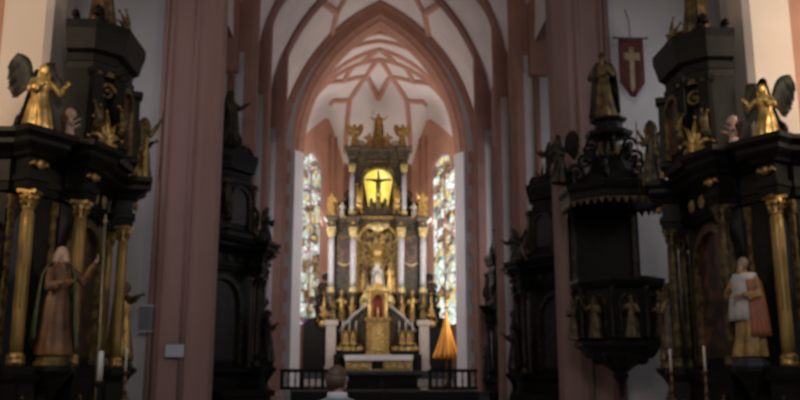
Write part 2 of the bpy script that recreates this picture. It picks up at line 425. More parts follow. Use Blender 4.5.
TL = []
for y in (32.0, 36.9, 42.3): TL += [[(-5.5, y), (0, y), (5.5, y)]]
mb = MB()
for l in TL: mb.merge(rib('', [(x*5.5/9.3, l[0][1]) for x in [i*.31-9.3 for i in range(61)]], nave_z, None, .30, n=1))
struct(mb.build('ceiling_arches', M['pink_dark']), 'transverse stone arches of the nave vault', 'arch')
ribs('ceiling_ribs', L, nave_z, M['rib'], .2, 'terracotta net of ribs under the nave vault')
# chancel arch
AA, AZ = 4.42, 14.3; ARISE = 7.75
inner = arch_pts(AA, ARISE, AZ, 16)
def off_arch(d, dz=0): return arch_pts(AA+d, ARISE+d*1.15, AZ, 16)
mb = MB(); secs = [(-.04, 48.75), (0, 48.6), (.26, 48.16), (.30, 48.16), (.52, 47.98), (.52, 47.90), (1.0, 47.80), (1.12, 47.70), (1.28, 47.74), (1.28, 48.75)]
rows = [[(x, y, z) for x, z in off_arch(d)] for d, y in secs]; k = len(rows[0])
mb.add([p for r in rows for p in r], [(i*k+j, i*k+j+1, (i+1)*k+j+1, (i+1)*k+j) for i in range(len(rows)-1) for j in range(k-1)], False)
struct(mb.build('trim_5', M['pink_arch']), 'broad moulded terracotta chancel arch', 'arch')
for sd, nm in ((-1, 'left'), (1, 'right')):
    x = lambda v: sd*v
    pts = [(AA+.03, 48.75), (AA+.03, 48.64), (AA+.47, 47.98), (AA+1.02, 47.9), (AA+1.02, 48.75)]
    n = len(pts); mb = MB()
    mb.add([(x(a), b, z) for z in (.9, AZ+.02) for a, b in pts], [tuple(range(n)), tuple(range(2*n-1, n-1, -1))]+[(i, (i+1) % n, n+(i+1) % n, n+i) for i in range(n)])
    j = struct(mb.build('wall_chancel_'+nm, M['plaster']), 'grey plastered respond of the chancel arch')
    mb = MB().box(min(x(AA+1.02), x(7)), max(x(AA+1.02), x(7)), 47.93, 48.75, 0, 20)
    mb.build('flank', M['pink_arch'], j)
    q = [(AA-.03, 48.72), (AA-.01, 48.60), (AA+.42, 47.96), (AA+.46, 48.0)]; mb = MB()
    mb.add([(x(a), b, z) for z in (.9, AZ+.0) for a, b in q], [(0,1,2,3),(7,6,5,4)]+[(i, (i+1) % 4, 4+(i+1) % 4, 4+i) for i in range(4)])
    mb.build('chamfer', M['lit_plaster'], j)
    mb = MB()
    for q in range(20):
        w = .34 if q % 2 else .16
        mb.box(min(x(AA+1.02), x(AA+1.02-w)), max(x(AA+1.02), x(AA+1.02-w)), 47.86, 47.95, .9+q*.67, .9+q*.67+.66)
    mb.build('quoins', M['pink_arch'], j)
# plaster strip in the moulding, tapering out up the arch
for sd in (0, 1):
    o_, i_ = [], []
    for j in range(12):
        t = j/11; a = off_arch(.98-.16*t)[j]; b = off_arch(.60+.20*t)[j]
        if sd: a, b = (-a[0], a[1]), (-b[0], b[1])
        o_.append(a); i_.append(b)
    struct(MB().ring(o_, i_, 47.79, 47.95).build('trim_%d' % (20+sd), M['plaster']), 'tapering plaster strip in the chancel arch', 'arch')
# choir vault
mb = grid_surface(lambda x, y: (x, y, choir_z(x, y)), svals(CA, CR, 12), [48.6+i*.62 for i in range(11)])
ys = 54.8
for (x0, y0), (x1, y1) in zip(AP, AP[1:]):
    ts = [1-abs(v)/CA for v in svals(CA, CR, 12)[:13]]
    us = [i/12 for i in range(13)]; P = []
    for t in ts:
        for u in us:
            px, py = x0+(x1-x0)*u, y0+(y1-y0)*u; X, Y = px+(APN[0]-px)*t, py+(APN[1]-py)*t
            P.append((X, Y, prof_z(CA*(1-t), CA, CZ, CR)+(lun(u if x0 < -3 else 1-u)*(1-t)**4 if abs(x0+x1) > .1 else 0)))
    k = 13; mb.add(P, [(i*k+j, i*k+j+1, (i+1)*k+j+1, (i+1)*k+j) for i in range(12) for j in range(12)], True)
struct(mb.build('ceiling_chancel', M['vault'], recalc=False), 'white vault of the choir', 'ceiling')
L = []
for sd in (-1, 1):
    L += [[(0, 49.6), (sd*2.8, 50.4), (sd*5.4, 52.2)], [(0, 51.0), (sd*2.5, 51.0), (sd*5.4, 52.2)],
          [(0, 52.4), (sd*2.6, 53.4), (sd*5.35, 55.0)], [(0, 54.2), (sd*2.5, 54.5), (sd*5.35, 55.0)], [(0, 52.4), (sd*1.1, 54.3)],
          [(0, 54.2), (sd*.85, 56.4), (0, 58.2)], [(sd*.85, 56.4), (sd*2.0, 58.1), (sd*2.36, 60.1)], [(sd*.85, 56.4), (sd*2.4, 55.9), (sd*3.5, 54.72), (sd*5.35, 54.7)],
          [(sd*2.4, 55.9), (sd*1.7, 54.4)], [(sd*2.0, 58.1), (sd*3.46, 58.2)]]
ribs('ceiling_chancel_ribs', L, choir_z, M['rib'], .19, 'terracotta net of ribs under the choir vault')
# choir walls
for sd, nm in ((-1, 'left'), (1, 'right')):
    struct(MB().box(min(sd*5.5, sd*5.9), max(sd*5.5, sd*5.9), 48.75, 54.8, .9, CZ+.4).build('wall_choir_'+nm, M['apse']), 'side wall of the choir')
struct(MB().box(-2.5, 2.5, 60.2, 60.6, .9, CZ+.6).build('wall_back', M['apse']), 'salmon end wall of the choir behind the high altar')
mb = MB()
for x in (-2.3, -2.05, 2.05, 2.3): mb.tube([(x, 60.2, .9), (x, 60.2, CZ+.3)], .12, 8)
struct(mb.build('trim_6', M['rib']), 'slender wall shafts of the choir end wall', 'shaft')
def window_wall(nm, p0, p1, w0, w1, z0, zs, zt, num, glass):
    p0, p1 = Vector((*p0, 0)), Vector((*p1, 0)); d = (p1-p0); ln = d.length; ang = math.atan2(d.y, d.x)
    mm = Matrix.Translation(p0) @ Matrix.Rotation(ang, 4, 'Z'); top = CZ+.45; base = .9
    c = (w0+w1)/2; a = (w1-w0)/2; arch = arch_pts(a, zt-zs, zs, 8, c)
    mb = MB(); th = .35 if nm == 'left' else .35
    y0, y1 = (0, .35)
    mb.prism([(0, base), (w0, base), (w0, top), (0, top)], y0, y1)
    mb.prism([(w1, base), (ln, base), (ln, top), (w1, top)], y0, y1)
    mb.prism([(w0, base), (w1, base), (w1, z0), (w0, z0)], y0, y1)
    mb.prism([(w0, top)]+arch+[(w1, top)], y0, y1)
    mb.prism([(ln*i/14, top+lun(i/14 if nm == 'left' else 1-i/14)) for i in range(15)]+[(ln, top-.01), (0, top-.01)], y0, y1)
    for q in (.68, .8): 
        t0 = q if nm == 'left' else 1-q
        mb.tube([(ln*t0, 0, .9), (ln*t0, 0, top+1.5)], .13, 8)
    mb.xf(mm); struct(mb.build('wall_apse_'+nm, M['apse']), 'slanting choir wall with tall window')
    root = thing('window_%d' % num, 'tall pointed stained glass window on the %s of the high altar' % nm, 'window'); root['kind'] = 'structure'
    poly = [(w0, z0)]+arch+[(w1, z0)]
    MB().prism(poly, .2, .24).xf(mm).build('glass', glass, root)
    mb = MB()
    mb.box(c-.05, c+.05, .12, .2, z0, zs+.3)
    for k in range(1, 9): mb.box(w0, w1, .15, .19, z0+(zs-z0)*k/9-.02, z0+(zs-z0)*k/9+.02)
    mb.xf(mm).build('mullion', M['pink'], root)
    mb = MB(); inn = arch_pts(a-.1, zt-zs-.12, zs, 8, c)
    mb.ring([(w0, z0)]+arch+[(w1, z0)], [(w0+.1, z0)]+inn+[(w1-.1, z0)], .05, .2)
    for q in (-1, 1): mb.ring(arch_pts(a/2, .8, zs-.3, 5, c+q*a/2), arch_pts(a/2-.07, .72, zs-.3, 5, c+q*a/2), .12, .2)
    mb.xf(mm).build('tracery', M['pink'], root)
LW = math.hypot(3.1, 5.4)
Z0, ZT = az(326, 58), az(157, 58)
window_wall('left', AP[0], AP[1], LW*.15, LW*.57, Z0, ZT-1.5, ZT, 1, M['glass'])
window_wall('right', AP[2], AP[3], LW*.40, LW*.86, Z0, ZT-1.5, ZT, 2, M['glass2'])
# ================================================================ FIGURES (unit height, standing on z=0, facing -y)
def hand(mb, p, d, up, s=1.0, curl=.5):
    """palm, four fingers and a thumb; p = wrist, d = direction of the fingers, up = back of the hand"""
    p, d, up = Vector(p), Vector(d).normalized(), Vector(up); up = (up-d*up.dot(d)).normalized(); sd = d.cross(up)
    L = .055*s
    mb.tube([p-d*L*.15, p+d*L*.35, p+d*L*.85], [.011*s, .017*s, .015*s], 8)
    for i, (o, ln) in enumerate(((-.018, .036), (-.006, .043), (.006, .040), (.017, .031))):
        b = p+d*L*.85+sd*o*s; k = d*math.cos(curl)-up*math.sin(curl); k2 = d*math.cos(curl*2)-up*math.sin(curl*2)
        mb.tube([b, b+k*ln*.5*s, b+(k*.5+k2*.5)*ln*s], [.0058*s, .0054*s, .0040*s], 6)
    b = p+d*L*.35-sd*.016*s; k = (d*.6-sd*.7-up*.3).normalized()
    mb.tube([b, b+k*.02*s, b+(k*.6+d*.4).normalized()*.038*s], [.0066*s, .006*s, .0042*s], 6)
def figure_mesh(R, L, rings=None, seed=0, hair='short', beard=False, lean=.02, head=(0,-.012,.925), nod=0, folds=9):
    rnd = random.Random(seed); mb = MB()
    rings = rings or [(0,.175,.15,0,0),(.06,.17,.145,0,0),(.2,.145,.125,0,0),(.36,.128,.105,0,0),(.50,.118,.092,0,0),(.58,.098,.08,0,0),(.66,.105,.08,0,0),(.75,.125,.082,0,.004),(.80,.120,.070,0,.004),(.832,.08,.052,0,.002),(.852,.042,.04,0,0),(.885,.036,.036,0,-.004)]
    n = 40; vs = []; fs = []; ph = rnd.random()*6; top = rings[-1][0]
    for z, rx, ry, cx, cy in rings:
        fade = max(0, min(1, (.66*top/.885-z)/.35))
        for j in range(n):
            t = 2*PI*j/n
            k = 1+fade*(.09*math.sin(folds*t+ph+3*z)+.05*math.sin((folds-4)*t-ph*2-5*z))
            sway = lean*math.sin(z*PI*1.3)
            vs.append((cx+sway+rx*k*math.cos(t), cy+ry*k*math.sin(t), z))
    m = len(rings)
    for i in range(m-1):
        for j in range(n): fs.append((i*n+j, i*n+(j+1) % n, (i+1)*n+(j+1) % n, (i+1)*n+j))
    fs += [tuple(range(n-1, -1, -1)), tuple((m-1)*n+j for j in range(n))]
    mb.add(vs, fs)
    hx, hy, hz = head
    mb.tube([(hx*.6, hy*.4, top-.03), (hx, hy, hz-.02)], [.036, .032], 10)
    hm = Matrix.Rotation(nod, 4, 'X')
    mb.ell(head, (.050, .060, .070), 16, 12, hm)
    for off, r in (((0,-.058,-.008), (.010,.016,.014)), ((0,-.050,-.045), (.020,.016,.014)), ((0,-.05,.018), (.03,.012,.008))):
        mb.ell(Vector(head)+hm @ Vector(off), r, 8, 6)
    for q in (-1, 1): mb.ell(Vector(head)+Vector((q*.050, .005, -.006)), (.008,.014,.018), 8, 6)
    if hair == 'short': mb.ell(Vector(head)+hm @ Vector((0,.016,.020)), (.056,.058,.062), 14, 10)
    if hair == 'long':
        mb.ell(Vector(head)+Vector((0,.016,.018)), (.060,.060,.066), 14, 10)
        mb.tube([Vector(head)+Vector((0,.05,.02)), Vector(head)+Vector((0,.07,-.06)), Vector(head)+Vector((0,.075,-.15))], [.05, .052, .03], 10)
        for q in (-1, 1): mb.tube([Vector(head)+Vector((q*.048,.01,.02)), Vector(head)+Vector((q*.06,.012,-.06)), Vector(head)+Vector((q*.055,0,-.13))], [.02, .024, .012], 8)
    if beard: mb.tube([Vector(head)+Vector((0,-.045,-.035)), Vector(head)+Vector((0,-.06,-.085)), Vector(head)+Vector((0,-.058,-.14))], [.034, .030, .010], 8)
    sh = [r for r in rings if True][-4]
    for q, (e, h) in ((-1, R), (1, L)):
        s0 = Vector((q*(sh[1]*.86)+sh[3], sh[4], sh[0]-.015)); e, h = Vector(e), Vector(h); d = (h-e).normalized()
        mb.tube([s0, s0.lerp(e, .5), e, e.lerp(h, .5), h-d*.01], [.046, .045, .042, .036, .027], 10)
        mb.ell(e+Vector((0,0,-.01)), (.04,.04,.045), 8, 6)
        # hanging sleeve
        mb.tube([e.lerp(h, .3)+Vector((0,0,-.01)), e.lerp(h, .6)+Vector((0,0,-.05))], [.038, .028], 8)
    out = me2mb(fuse(mb, .0105, 3))
    for q, (e, h) in ((-1, R), (1, L)):
        hand(out, h, Vector(h)-Vector(e), (q*.3, -.6, .8), 1.05)
    me = out.mesh('figure'); return me
def sheet(rows):
    """double-sided cloth from rows of points"""
    k = len(rows[0]); mb = MB()
    fs = [(i*k+j, i*k+j+1, (i+1)*k+j+1, (i+1)*k+j) for i in range(len(rows)-1) for j in range(k-1)]
    mb.add([p for r in rows for p in r], fs, True); return mb
def solid(o, t):
    m = o.modifiers.new('thick', 'SOLIDIFY'); m.thickness = t; m.offset = 0; return o
def cloak_mesh(a0=-20, a1=200, z0=.03, flare=.2, seed=1, over=0):
    rows = []
    for i in range(13):
        z = z0+(.835-z0)*i/12; r = []
        for j in range(33):
            u = j/32; t = math.radians(a0+(a1-a0)*u)
            s = (1-z)*1.0; rx = .085+.062*min(1, (.85-z)*8)+flare*.35*(1-z)**1.3; ry = .066+.04*min(1, (.85-z)*8)+flare*.3*(1-z)**1.3
            k = 1+.07*s*math.sin(17*u*2+seed+3*z)
            r.append((rx*k*math.cos(t)+.015*math.sin(z*4), ry*k*math.sin(t)+.01, z+over*.12*max(0, 1-abs(u-.05)*6)*(1-z)))
        rows.append(r)
    return sheet(rows).mesh('cloak')
def wing_mesh(q, span=.42, h=.55, back=.35):
    """feathered wing, root at the shoulder; q = -1 / +1 side"""
    rows = []; N, K = 17, 7
    for i in range(N):
        u = i/(N-1)
        lead = Vector((span*(u**.8), 0, .30*h*math.sin(u*PI*.85)+.08*u))
        feather = .5+.5*abs(math.sin(u*PI*7))
        trail = Vector((span*(u**.9)*.86, 0, lead.z-h*(.32+.55*math.sin(PI*(u*.75+.2)))*(.78+.22*feather)))
        r = []
        for j in range(K):
            v = j/(K-1); p = lead.lerp(trail, v)
            y = back*p.x*.9+.04*math.sin(v*PI)+.015*math.sin(u*PI*7)*v
            r.append((q*p.x, y, p.z))
        rows.append(r)
    return sheet(rows).mesh('wing')
KNEEL = [(0,.15,.25,0,.05),(.07,.16,.25,0,.05),(.16,.145,.21,0,.03),(.26,.135,.15,0,0),(.36,.12,.10,0,-.01),(.44,.098,.08,0,-.01),(.52,.105,.08,0,-.015),(.61,.125,.082,0,-.02),(.66,.120,.070,0,-.02),(.692,.08,.052,0,-.022),(.712,.042,.04,0,-.026),(.745,.036,.036,0,-.03)]
FM = {
 'raise': figure_mesh(((-.20,-.07,.70),(-.24,-.17,.86)), ((.17,-.06,.62),(.07,-.16,.66)), seed=1, hair='long', beard=True),
 'book': figure_mesh(((-.18,-.05,.62),(-.07,-.17,.60)), ((.18,-.05,.62),(.07,-.16,.68)), seed=2, hair='short', beard=True, lean=-.025),
 'woman': figure_mesh(((-.15,-.06,.63),(-.02,-.17,.72)), ((.15,-.06,.63),(.03,-.17,.72)), seed=3, hair='long', lean=.03),
 'bishop': figure_mesh(((-.19,-.08,.66),(-.22,-.19,.74)), ((.17,-.06,.61),(.08,-.17,.62)), seed=4, hair='short', beard=True, lean=.015),
 'spread': figure_mesh(((-.22,-.02,.74),(-.34,-.10,.80)), ((.22,-.02,.74),(.35,-.08,.84)), seed=5, hair='long', lean=.03),
 'kneel': figure_mesh(((-.19,-.10,.54),(-.20,-.25,.60)), ((.18,-.08,.52),(.06,-.20,.58)), rings=KNEEL, seed=6, hair='long', head=(0,-.05,.79), lean=.02),
}
CLOAK = {1: cloak_mesh(-15, 205, seed=1), 2: cloak_mesh(10, 235, seed=4, over=1), 3: cloak_mesh(-40, 220, z0=.3, seed=7)}
WING = {q: wing_mesh(q) for q in (-1, 1)}
MITRE = MB().lathe([(0,0),(.052,0),(.060,.05),(.045,.11),(.006,.16),(0,.16)], n=14, sy=.62).mesh('mitre')
HALO = MB().lathe([(.075,-.005),(.095,-.005),(.095,.005),(.075,.005),(.075,-.005)], n=20).mesh('halo')
PLINTH = MB().lathe([(0,0),(.19,0),(.19,.03),(.165,.045),(.165,.075),(.18,.09),(0,.09)], n=8, sy=.85, a0=PI/8, smooth=False).mesh('plinth')
CROOK = MB().tube([(0,0,0),(0,0,1.02)]+[(.055-.055*math.cos(t), 0, 1.02+.055*math.sin(t)) for t in [i*PI/7 for i in range(1, 12)]], .010, 8).mesh('staff')
STAFF = MB().tube([(0,0,0),(0,0,1.08)], .009, 8).box(-.05,.05,-.008,.008,1.0,1.02).mesh('staff')
BOOK = MB().box(-.045,.045,-.015,.015,-.06,.06).box(-.05,-.045,-.018,.018,-.064,.064).mesh('book')
def statue(name, label, loc, rz, h, pose='raise', body='gold', cloak=None, cloakm='gold', wings=None, mitre=False, staff=None, halo=False, book=False, plinth=None, group=None, cat='statue', wingm='gold', mirror=False, wrot=.35):
    """a carved figure as a thing: robed figure with its cloak, wings, staff, halo, mitre and plinth as parts"""
    r = thing(name, label, cat, loc, rz, group, h)
    z = 0
    def part(n, me, m, p, rot=(0,0,0), sc=1):
        o = bpy.data.objects.new(n, me); COL.objects.link(o); o.parent = r; o.location = (p[0]*(-1 if mirror else 1), p[1], p[2]+z); o.rotation_euler = rot
        if not me.materials: me.materials.append(M[m])
        o.material_slots[0].link = 'OBJECT'; o.material_slots[0].material = M[m]
        o.scale = (-sc if mirror else sc, sc, sc); return o
    if plinth: part('plinth', PLINTH, plinth, (0,0,0)); z = .09
    part('figure', FM[pose], body, (0,0,0))
    hz = .79 if pose == 'kneel' else .925; hy = -.05 if pose == 'kneel' else -.012; wz = .60 if pose == 'kneel' else .74
    if cloak: solid(part('cloak', CLOAK[cloak], cloakm, (0,0,0)), .018)
    if wings:
        for q in (-1, 1): solid(part('wing', WING[q], wingm, (q*.05, .075, wz+.03), (0, -wrot*q*(-1 if mirror else 1), 0), sc=wings), .016)
    if mitre: part('mitre', MITRE, body, (0, hy+.005, hz+.045))
    if halo: part('halo', HALO, 'goldb', (0, hy+.07, hz+.03), (PI/2, 0, 0))
    if staff: part('staff', CROOK if staff == 'crook' else STAFF, 'golddim', (-.245 if pose != 'book' else -.19, -.215, 0))
    if book: part('book', BOOK, 'redrobe', (.045, -.21, .66), (.3, 0, .2))
    return r
# chubby cherub
def putto_mesh():
    mb = MB()
    mb.ell((0,0,.45), (.13,.115,.19), 14, 10); mb.ell((0,0,.30), (.14,.125,.12), 12, 8); mb.ell((0,-.01,.58), (.13,.10,.09), 12, 8)
    mb.tube([(0,0,.62),(0,-.01,.72)], [.06,.05], 8); mb.ell((0,-.015,.83), (.12,.125,.14), 14, 10); mb.ell((0,.02,.87), (.128,.125,.125), 12, 8); mb.ell((0,-.135,.82), (.02,.025,.025), 8, 6)
    for q in (-1, 1):
        mb.ell((q*.06,-.11,.79), (.035,.03,.03), 8, 6)
        mb.tube([(q*.08,0,.25),(q*.13,-.10,.18),(q*.14,-.04,.06),(q*.14,-.06,.02)], [.085,.078,.05,.035], 10); mb.ell((q*.14,-.10,.02), (.035,.07,.025), 8, 6)
        mb.tube([(q*.11,0,.58),(q*.22,-.06,.52),(q*.27,-.17,.60)], [.055,.048,.03], 10)
    o = me2mb(fuse(mb, .016, 4))
    for q in (-1, 1): hand(o, (q*.27,-.17,.60), (q*.05,-.11,.08), (0,-.5,.8), 1.5)
    return o.mesh('figure')
FM['putto'] = putto_mesh()
SWING = {q: wing_mesh(q, .34, .36, .3) for q in (-1, 1)}
def putto(label, loc, rz, h, m='goldb', wm='goldb', group=None, name='cherub_figure'):
    r = thing(name, label, 'cherub', loc, rz, group, h)
    for n, me, mm, p in [('figure', FM['putto'], m, (0,0,0)), ('wing', SWING[-1], wm, (-.05,.1,.56)), ('wing', SWING[1], wm, (.05,.1,.56))]:
        o = bpy.data.objects.new(n, me); COL.objects.link(o); o.parent = r; o.location = p
        if not me.materials: me.materials.append(M[mm])
        o.material_slots[0].link = 'OBJECT'; o.material_slots[0].material = M[mm]
        if n == 'wing': solid(o, .025)
    return r
# ================================================================ SIDE ALTARS
def scroll(c, r, flip=1, th=.05, d=.12, turns=1.6, ph=0):
    mb = MB(); pts = spiral(turns, r, r*.12, 30, c, flip, ph)
    mb.tube(pts, [th*(1-.5*i/30) for i in range(31)], 6)
    mb.ell(c, (r*.22, d*.5, r*.22), 8, 6); return mb
def acanthus(c, w, h, m=None, seed=0, n=5):
    """a spray of curling leaves rising from c in the x-z plane"""
    rnd = random.Random(seed); mb = MB()
    for i in range(n):
        a = (i/(n-1)-.5)*2.2; L = h*(1-.45*abs(a)/1.1)*(.85+.3*rnd.random())
        pts = []
        for k in range(9):
            u = k/8; b = a*(.5+1.0*u*u)
            pts.append((c[0]+math.sin(b)*L*u*w/h*1.1, c[1]-.10*h*math.sin(u*PI), c[2]+math.cos(b)*L*u))
        mb.tube(pts, [h*.09*math.sin(PI*(.12+.85*k/8)) for k in range(9)], 6)
        mb.ell(pts[-1], h*.05, 6, 5)
    if m: mb.xf(m)
    return mb
COLUMN_PROF = [(0,0),(.19,0),(.19,.10),(.17,.12),(.185,.16),(.185,.2),(.15,.24),(.15,.26),(0,.26)]
def column(parent, loc, h, r, m='goldcol', cm='gold', twist=False):
    """thing > column > capital, base"""
    s = max(r/.135, .83); mb = MB(); n = 14; hs = h-.26*s-.42*s
    prof = [(0,0),(r*1.0,0)]+[(r*(1+.06*math.sin(PI*i/8)-.13*i/8), hs*i/8) for i in range(1, 9)]+[(0, hs)]
    mb.lathe(prof, n=18); 
    for i in range(9): # raised fillets of the fluting
        t = 2*PI*i/9
        mb.tube([(math.cos(t)*r*.97, math.sin(t)*r*.97, hs*.3), (math.cos(t)*r*.90, math.sin(t)*r*.90, hs*.98)], r*.11, 5)
    c = mb.build('column', M[m], parent); c.location = (loc[0], loc[1], loc[2]+.26*s)
    b = MB().lathe([(a*s, z*s) for a, z in COLUMN_PROF], n=18).build('column_base', M[cm], c); b.location = (0, 0, -.26*s)
    k = MB().lathe([(0,0),(r*.9,0),(r*1.02,.03*s),(r*.92,.06*s),(r*1.05,.2*s),(r*1.5,.34*s),(0,.34*s)], n=16)
    for i in range(8):
        t = 2*PI*i/8
        for z0, rr in ((.06, 1.0), (.17, 1.12)):
            k.tube([(math.cos(t)*r*.95, math.sin(t)*r*.95, z0*s), (math.cos(t)*r*rr*1.15, math.sin(t)*r*rr*1.15, (z0+.11)*s), (math.cos(t)*r*rr*1.45, math.sin(t)*r*rr*1.45, (z0+.09)*s)], [.035*s,.03*s,.015*s], 5)
    k.box(-r*1.45, r*1.45, -r*1.45, r*1.45, .34*s, .42*s)
    kk = k.build('capital', M[cm], c); kk.location = (0, 0, hs)
    return c
W, CF = 2.55, 1.45
MAINP = [(-2.62,1.25),(-2.62,.72),(-1.5,-.06),(1.5,-.06),(2.62,.72),(2.62,1.25)]
ENT = [(-.42,4.86),(-.22,4.86),(-.20,5.0),(-.17,5.02),(-.17,5.12),(-.24,5.14),(-.24,5.42),(-.16,5.46),(-.10,5.52),(.08,5.60),(.14,5.64),(.14,5.72),(.30,5.80),(.30,5.88),(-.42,5.88)]
ENTB = [(-.27+.0,4.86),(-.02,4.86),(.0,5.0),(.03,5.02),(.03,5.12),(-.03,5.14),(-.03,5.42),(.05,5.46),(.08,5.52),(.2,5.60),(.24,5.64),(.24,5.72),(.34,5.80),(.34,5.90),(-.27,5.90)]
CPOS = [(-2.36,.46),(-1.42,-.14),(1.42,-.14),(2.36,.46)]
def sq(c, a, rot):
    return [(c[0]+x*math.cos(rot)-y*math.sin(rot), c[1]+x*math.sin(rot)+y*math.cos(rot)) for x, y in ((-a,a),(-a,-a),(a,-a),(a,a))]
CROT = [-math.radians(32), -math.radians(16), math.radians(16), math.radians(32)]
def side_altar(name, label):
    R = thing(name, label, 'altar')
    # pedestal storey
    mb = MB().plan(MAINP, [(-.45,0),(.06,0),(.06,.22),(.0,.3),(-.02,1.5),(.06,1.58),(.10,1.66),(.10,1.78),(-.45,1.78)])
    for c, r in zip(CPOS, CROT): mb.plan(sq(c, .24, r), [(-.2,0),(.07,0),(.07,.24),(.02,.32),(.0,1.5),(.06,1.58),(.08,1.66),(.08,1.80),(-.2,1.80)])
    ped = mb.build('pedestal', M['black'], R)
    for c, r in zip(CPOS, CROT): MB().merge(acanthus((0,-.26,.5), .3, .8, Matrix.Translation((c[0], c[1], 0)) @ Matrix.Rotation(r, 4, 'Z'), seed=3)).build('carving', M['golddim'], ped)
    # back boards
    mb = MB().plan(MAINP, [(-.42,1.78),(-.30,1.78),(-.30,4.9),(-.42,4.9)])
    for x in (-2.62, 2.62): pass
    mb.build('back_panel', M['black'], R)
    # central painting in a gilded round-headed frame
    p = MB().prism([(-.85,2.0)]+round_pts(.85, 3.75, 14)+[(.85,2.0)], .23, .27).build('painting', M['paint'], R)
    f = MB().ring([(-1.0,1.85)]+round_pts(1.0, 3.75, 14)+[(1.0,1.85)], [(-.83,1.85)]+round_pts(.83, 3.75, 14)+[(.83,1.85)], .12, .27)
    f.build('frame', M['golddim'], p)
    # niches on the wings: blue-black recess and slim gilt pilasters
    for sd in (-1, 1):
        MB().lathe([(0,1.25),(.06,1.25),(.1,1.35),(.26,1.6),(.34,1.68),(.38,1.72),(.38,1.80),(0,1.80)], (sd*2.03,-.06), 10, smooth=False).build('statue_console', M['black'], R)
        a = Matrix.Translation((sd*2.0, .42, 0)) @ Matrix.Rotation(sd*math.radians(32), 4, 'Z')
        n = MB().prism([(-.36,1.8)]+round_pts(.36, 4.2, 10)+[(.36,1.8)], .19, .22).xf(a).build('niche', M['blue'], R)
        for x in (-.44, .44): MB().box(x-.045, x+.045, .12, .2, 1.82, 4.55).box(x-.07, x+.07, .1, .22, 4.55, 4.8).xf(a).build('pilaster', M['golddim'], n)
        # openwork acanthus ear beyond the outer column
        for k in range(4): scroll((sd*(2.78+.06*(k % 2)), .75, 2.2+.6*k), .22, sd*(1 if k % 2 else -1), .05).build('side_scroll', M['black2'], R)
    for c in CPOS: column(R, (c[0], c[1], 1.80), 3.06, .112)
    mb = MB().plan(MAINP, ENT)
    for c, r in zip(CPOS, CROT): mb.plan(sq(c, .20, r), ENTB)
    e = mb.build('entablature', M['black'], R)
    for x in (-.84, -.28, .28, .84): MB().lathe([(.02,0),(.12,0),(.16,.03),(.13,.06),(.06,.03),(.0,.07)], n=14).xf(Matrix.Translation((x, .18, 5.28)) @ Matrix.Rotation(PI/2, 4, 'X')).build('rosette', M['goldpale'], e)
    for c, r in zip(CPOS, CROT): MB().ell((0,-.24,5.30), (.07,.06,.085), 10, 8, None).tube([(-.05,-.22,5.27),(-.14,-.22,5.33),(-.20,-.21,5.28)], [.03,.045,.012], 6).tube([(.05,-.22,5.27),(.14,-.22,5.33),(.20,-.21,5.28)], [.03,.045,.012], 6).xf(Matrix.Translation((c[0], c[1], 0)) @ Matrix.Rotation(r, 4, 'Z')).build('winged_head', M['gold'], e)
    # upper storey
    AT = [(-1.0,.52),(-1.0,-.02),(-.58,-.44),(.58,-.44),(1.0,-.02),(1.0,.52)]
    mb = MB().plan(AT, [(-.4,5.88),(.06,5.88),(.06,6.02),(.02,6.1),(-.06,6.14),(-.06,7.66),(-.4,7.66)])
    u = mb.build('upper_storey', M['black'], R)
    pp = MB().prism([(-.4,6.3)]+round_pts(.4, 7.05, 12)+[(.4,6.3)], -.42, -.39).build('upper_painting', M['paint'], u)
    MB().ring([(-.5,6.2)]+round_pts(.5, 7.05, 12)+[(.5,6.2)], [(-.4,6.2)]+round_pts(.4, 7.05, 12)+[(.4,6.2)], -.50, -.39).build('upper_frame', M['golddim'], u)
    for x, y, rr in ((-.95,-.10,-.8),(-.63,-.43,-.4),(.63,-.43,.4),(.95,-.10,.8)):
        pl = MB().plan(sq((x, y), .12, rr), [(-.1,6.1),(.02,6.1),(.02,6.2),(0,6.24),(-.02,7.5),(.03,7.56),(.03,7.68),(-.1,7.68)]).build('pilaster', M['black'], u)
        mm = Matrix.Translation((x, y, 0)) @ Matrix.Rotation(rr, 4, 'Z')
        MB().merge(acanthus((0,-.13,7.5), .16, .14, mm, seed=8)).build('carving', M['golddim'], u); MB().merge(acanthus((0,-.12,6.3), .14, .9, mm, seed=9, n=4)).build('carving', M['golddim'], u)
    for sd in (-1, 1):
        mm = Matrix.Translation((sd*.80, -.25, 0)) @ Matrix.Rotation(sd*.8, 4, 'Z')
        MB().merge(acanthus((0,-.10,5.95), .5, .85, mm, seed=11, n=7)).build('carving', M['gold'], u); scroll((0,-.06,7.2), .18, 1).xf(mm).build('carving', M['golddim'], u)
        MB().box(-.22,.22,-.08,-.04,7.52,7.62, mm).build('gilt_band', M['golddim'], u)
    TOPP = [(-.4,7.66),(-.04,7.66),(-.02,7.8),(-.06,7.84),(-.06,8.0),(.06,8.06),(.10,8.25),(.16,8.45),(.16,8.64),(-.4,8.64)]
    MB().plan(AT, TOPP).build('upper_cornice', M['black'], R)
    # volutes beside the upper storey and dark crest
    for sd in (-1, 1):
        v = MB()
        v.prism([(sd*1.0,5.9),(sd*2.0,5.9),(sd*2.05,6.1),(sd*1.8,6.35),(sd*1.58,6.7),(sd*1.4,7.1),(sd*1.3,7.35),(sd*1.0,7.5)], .86, 1.04)
        v.merge(scroll((sd*1.85, .9, 6.15), .26, sd, .06, .2)); v.merge(scroll((sd*1.36, .9, 7.3), .16, -sd, .05, .2))
        v.build('volute', M['black2'], R)
    c = MB().plan([(-.65,.5),(-.65,-.2),(.65,-.2),(.65,.5)], [(-.3,8.64),(.05,8.64),(.05,8.68),(-.08,8.74),(-.12,8.9),(-.3,8.9)])
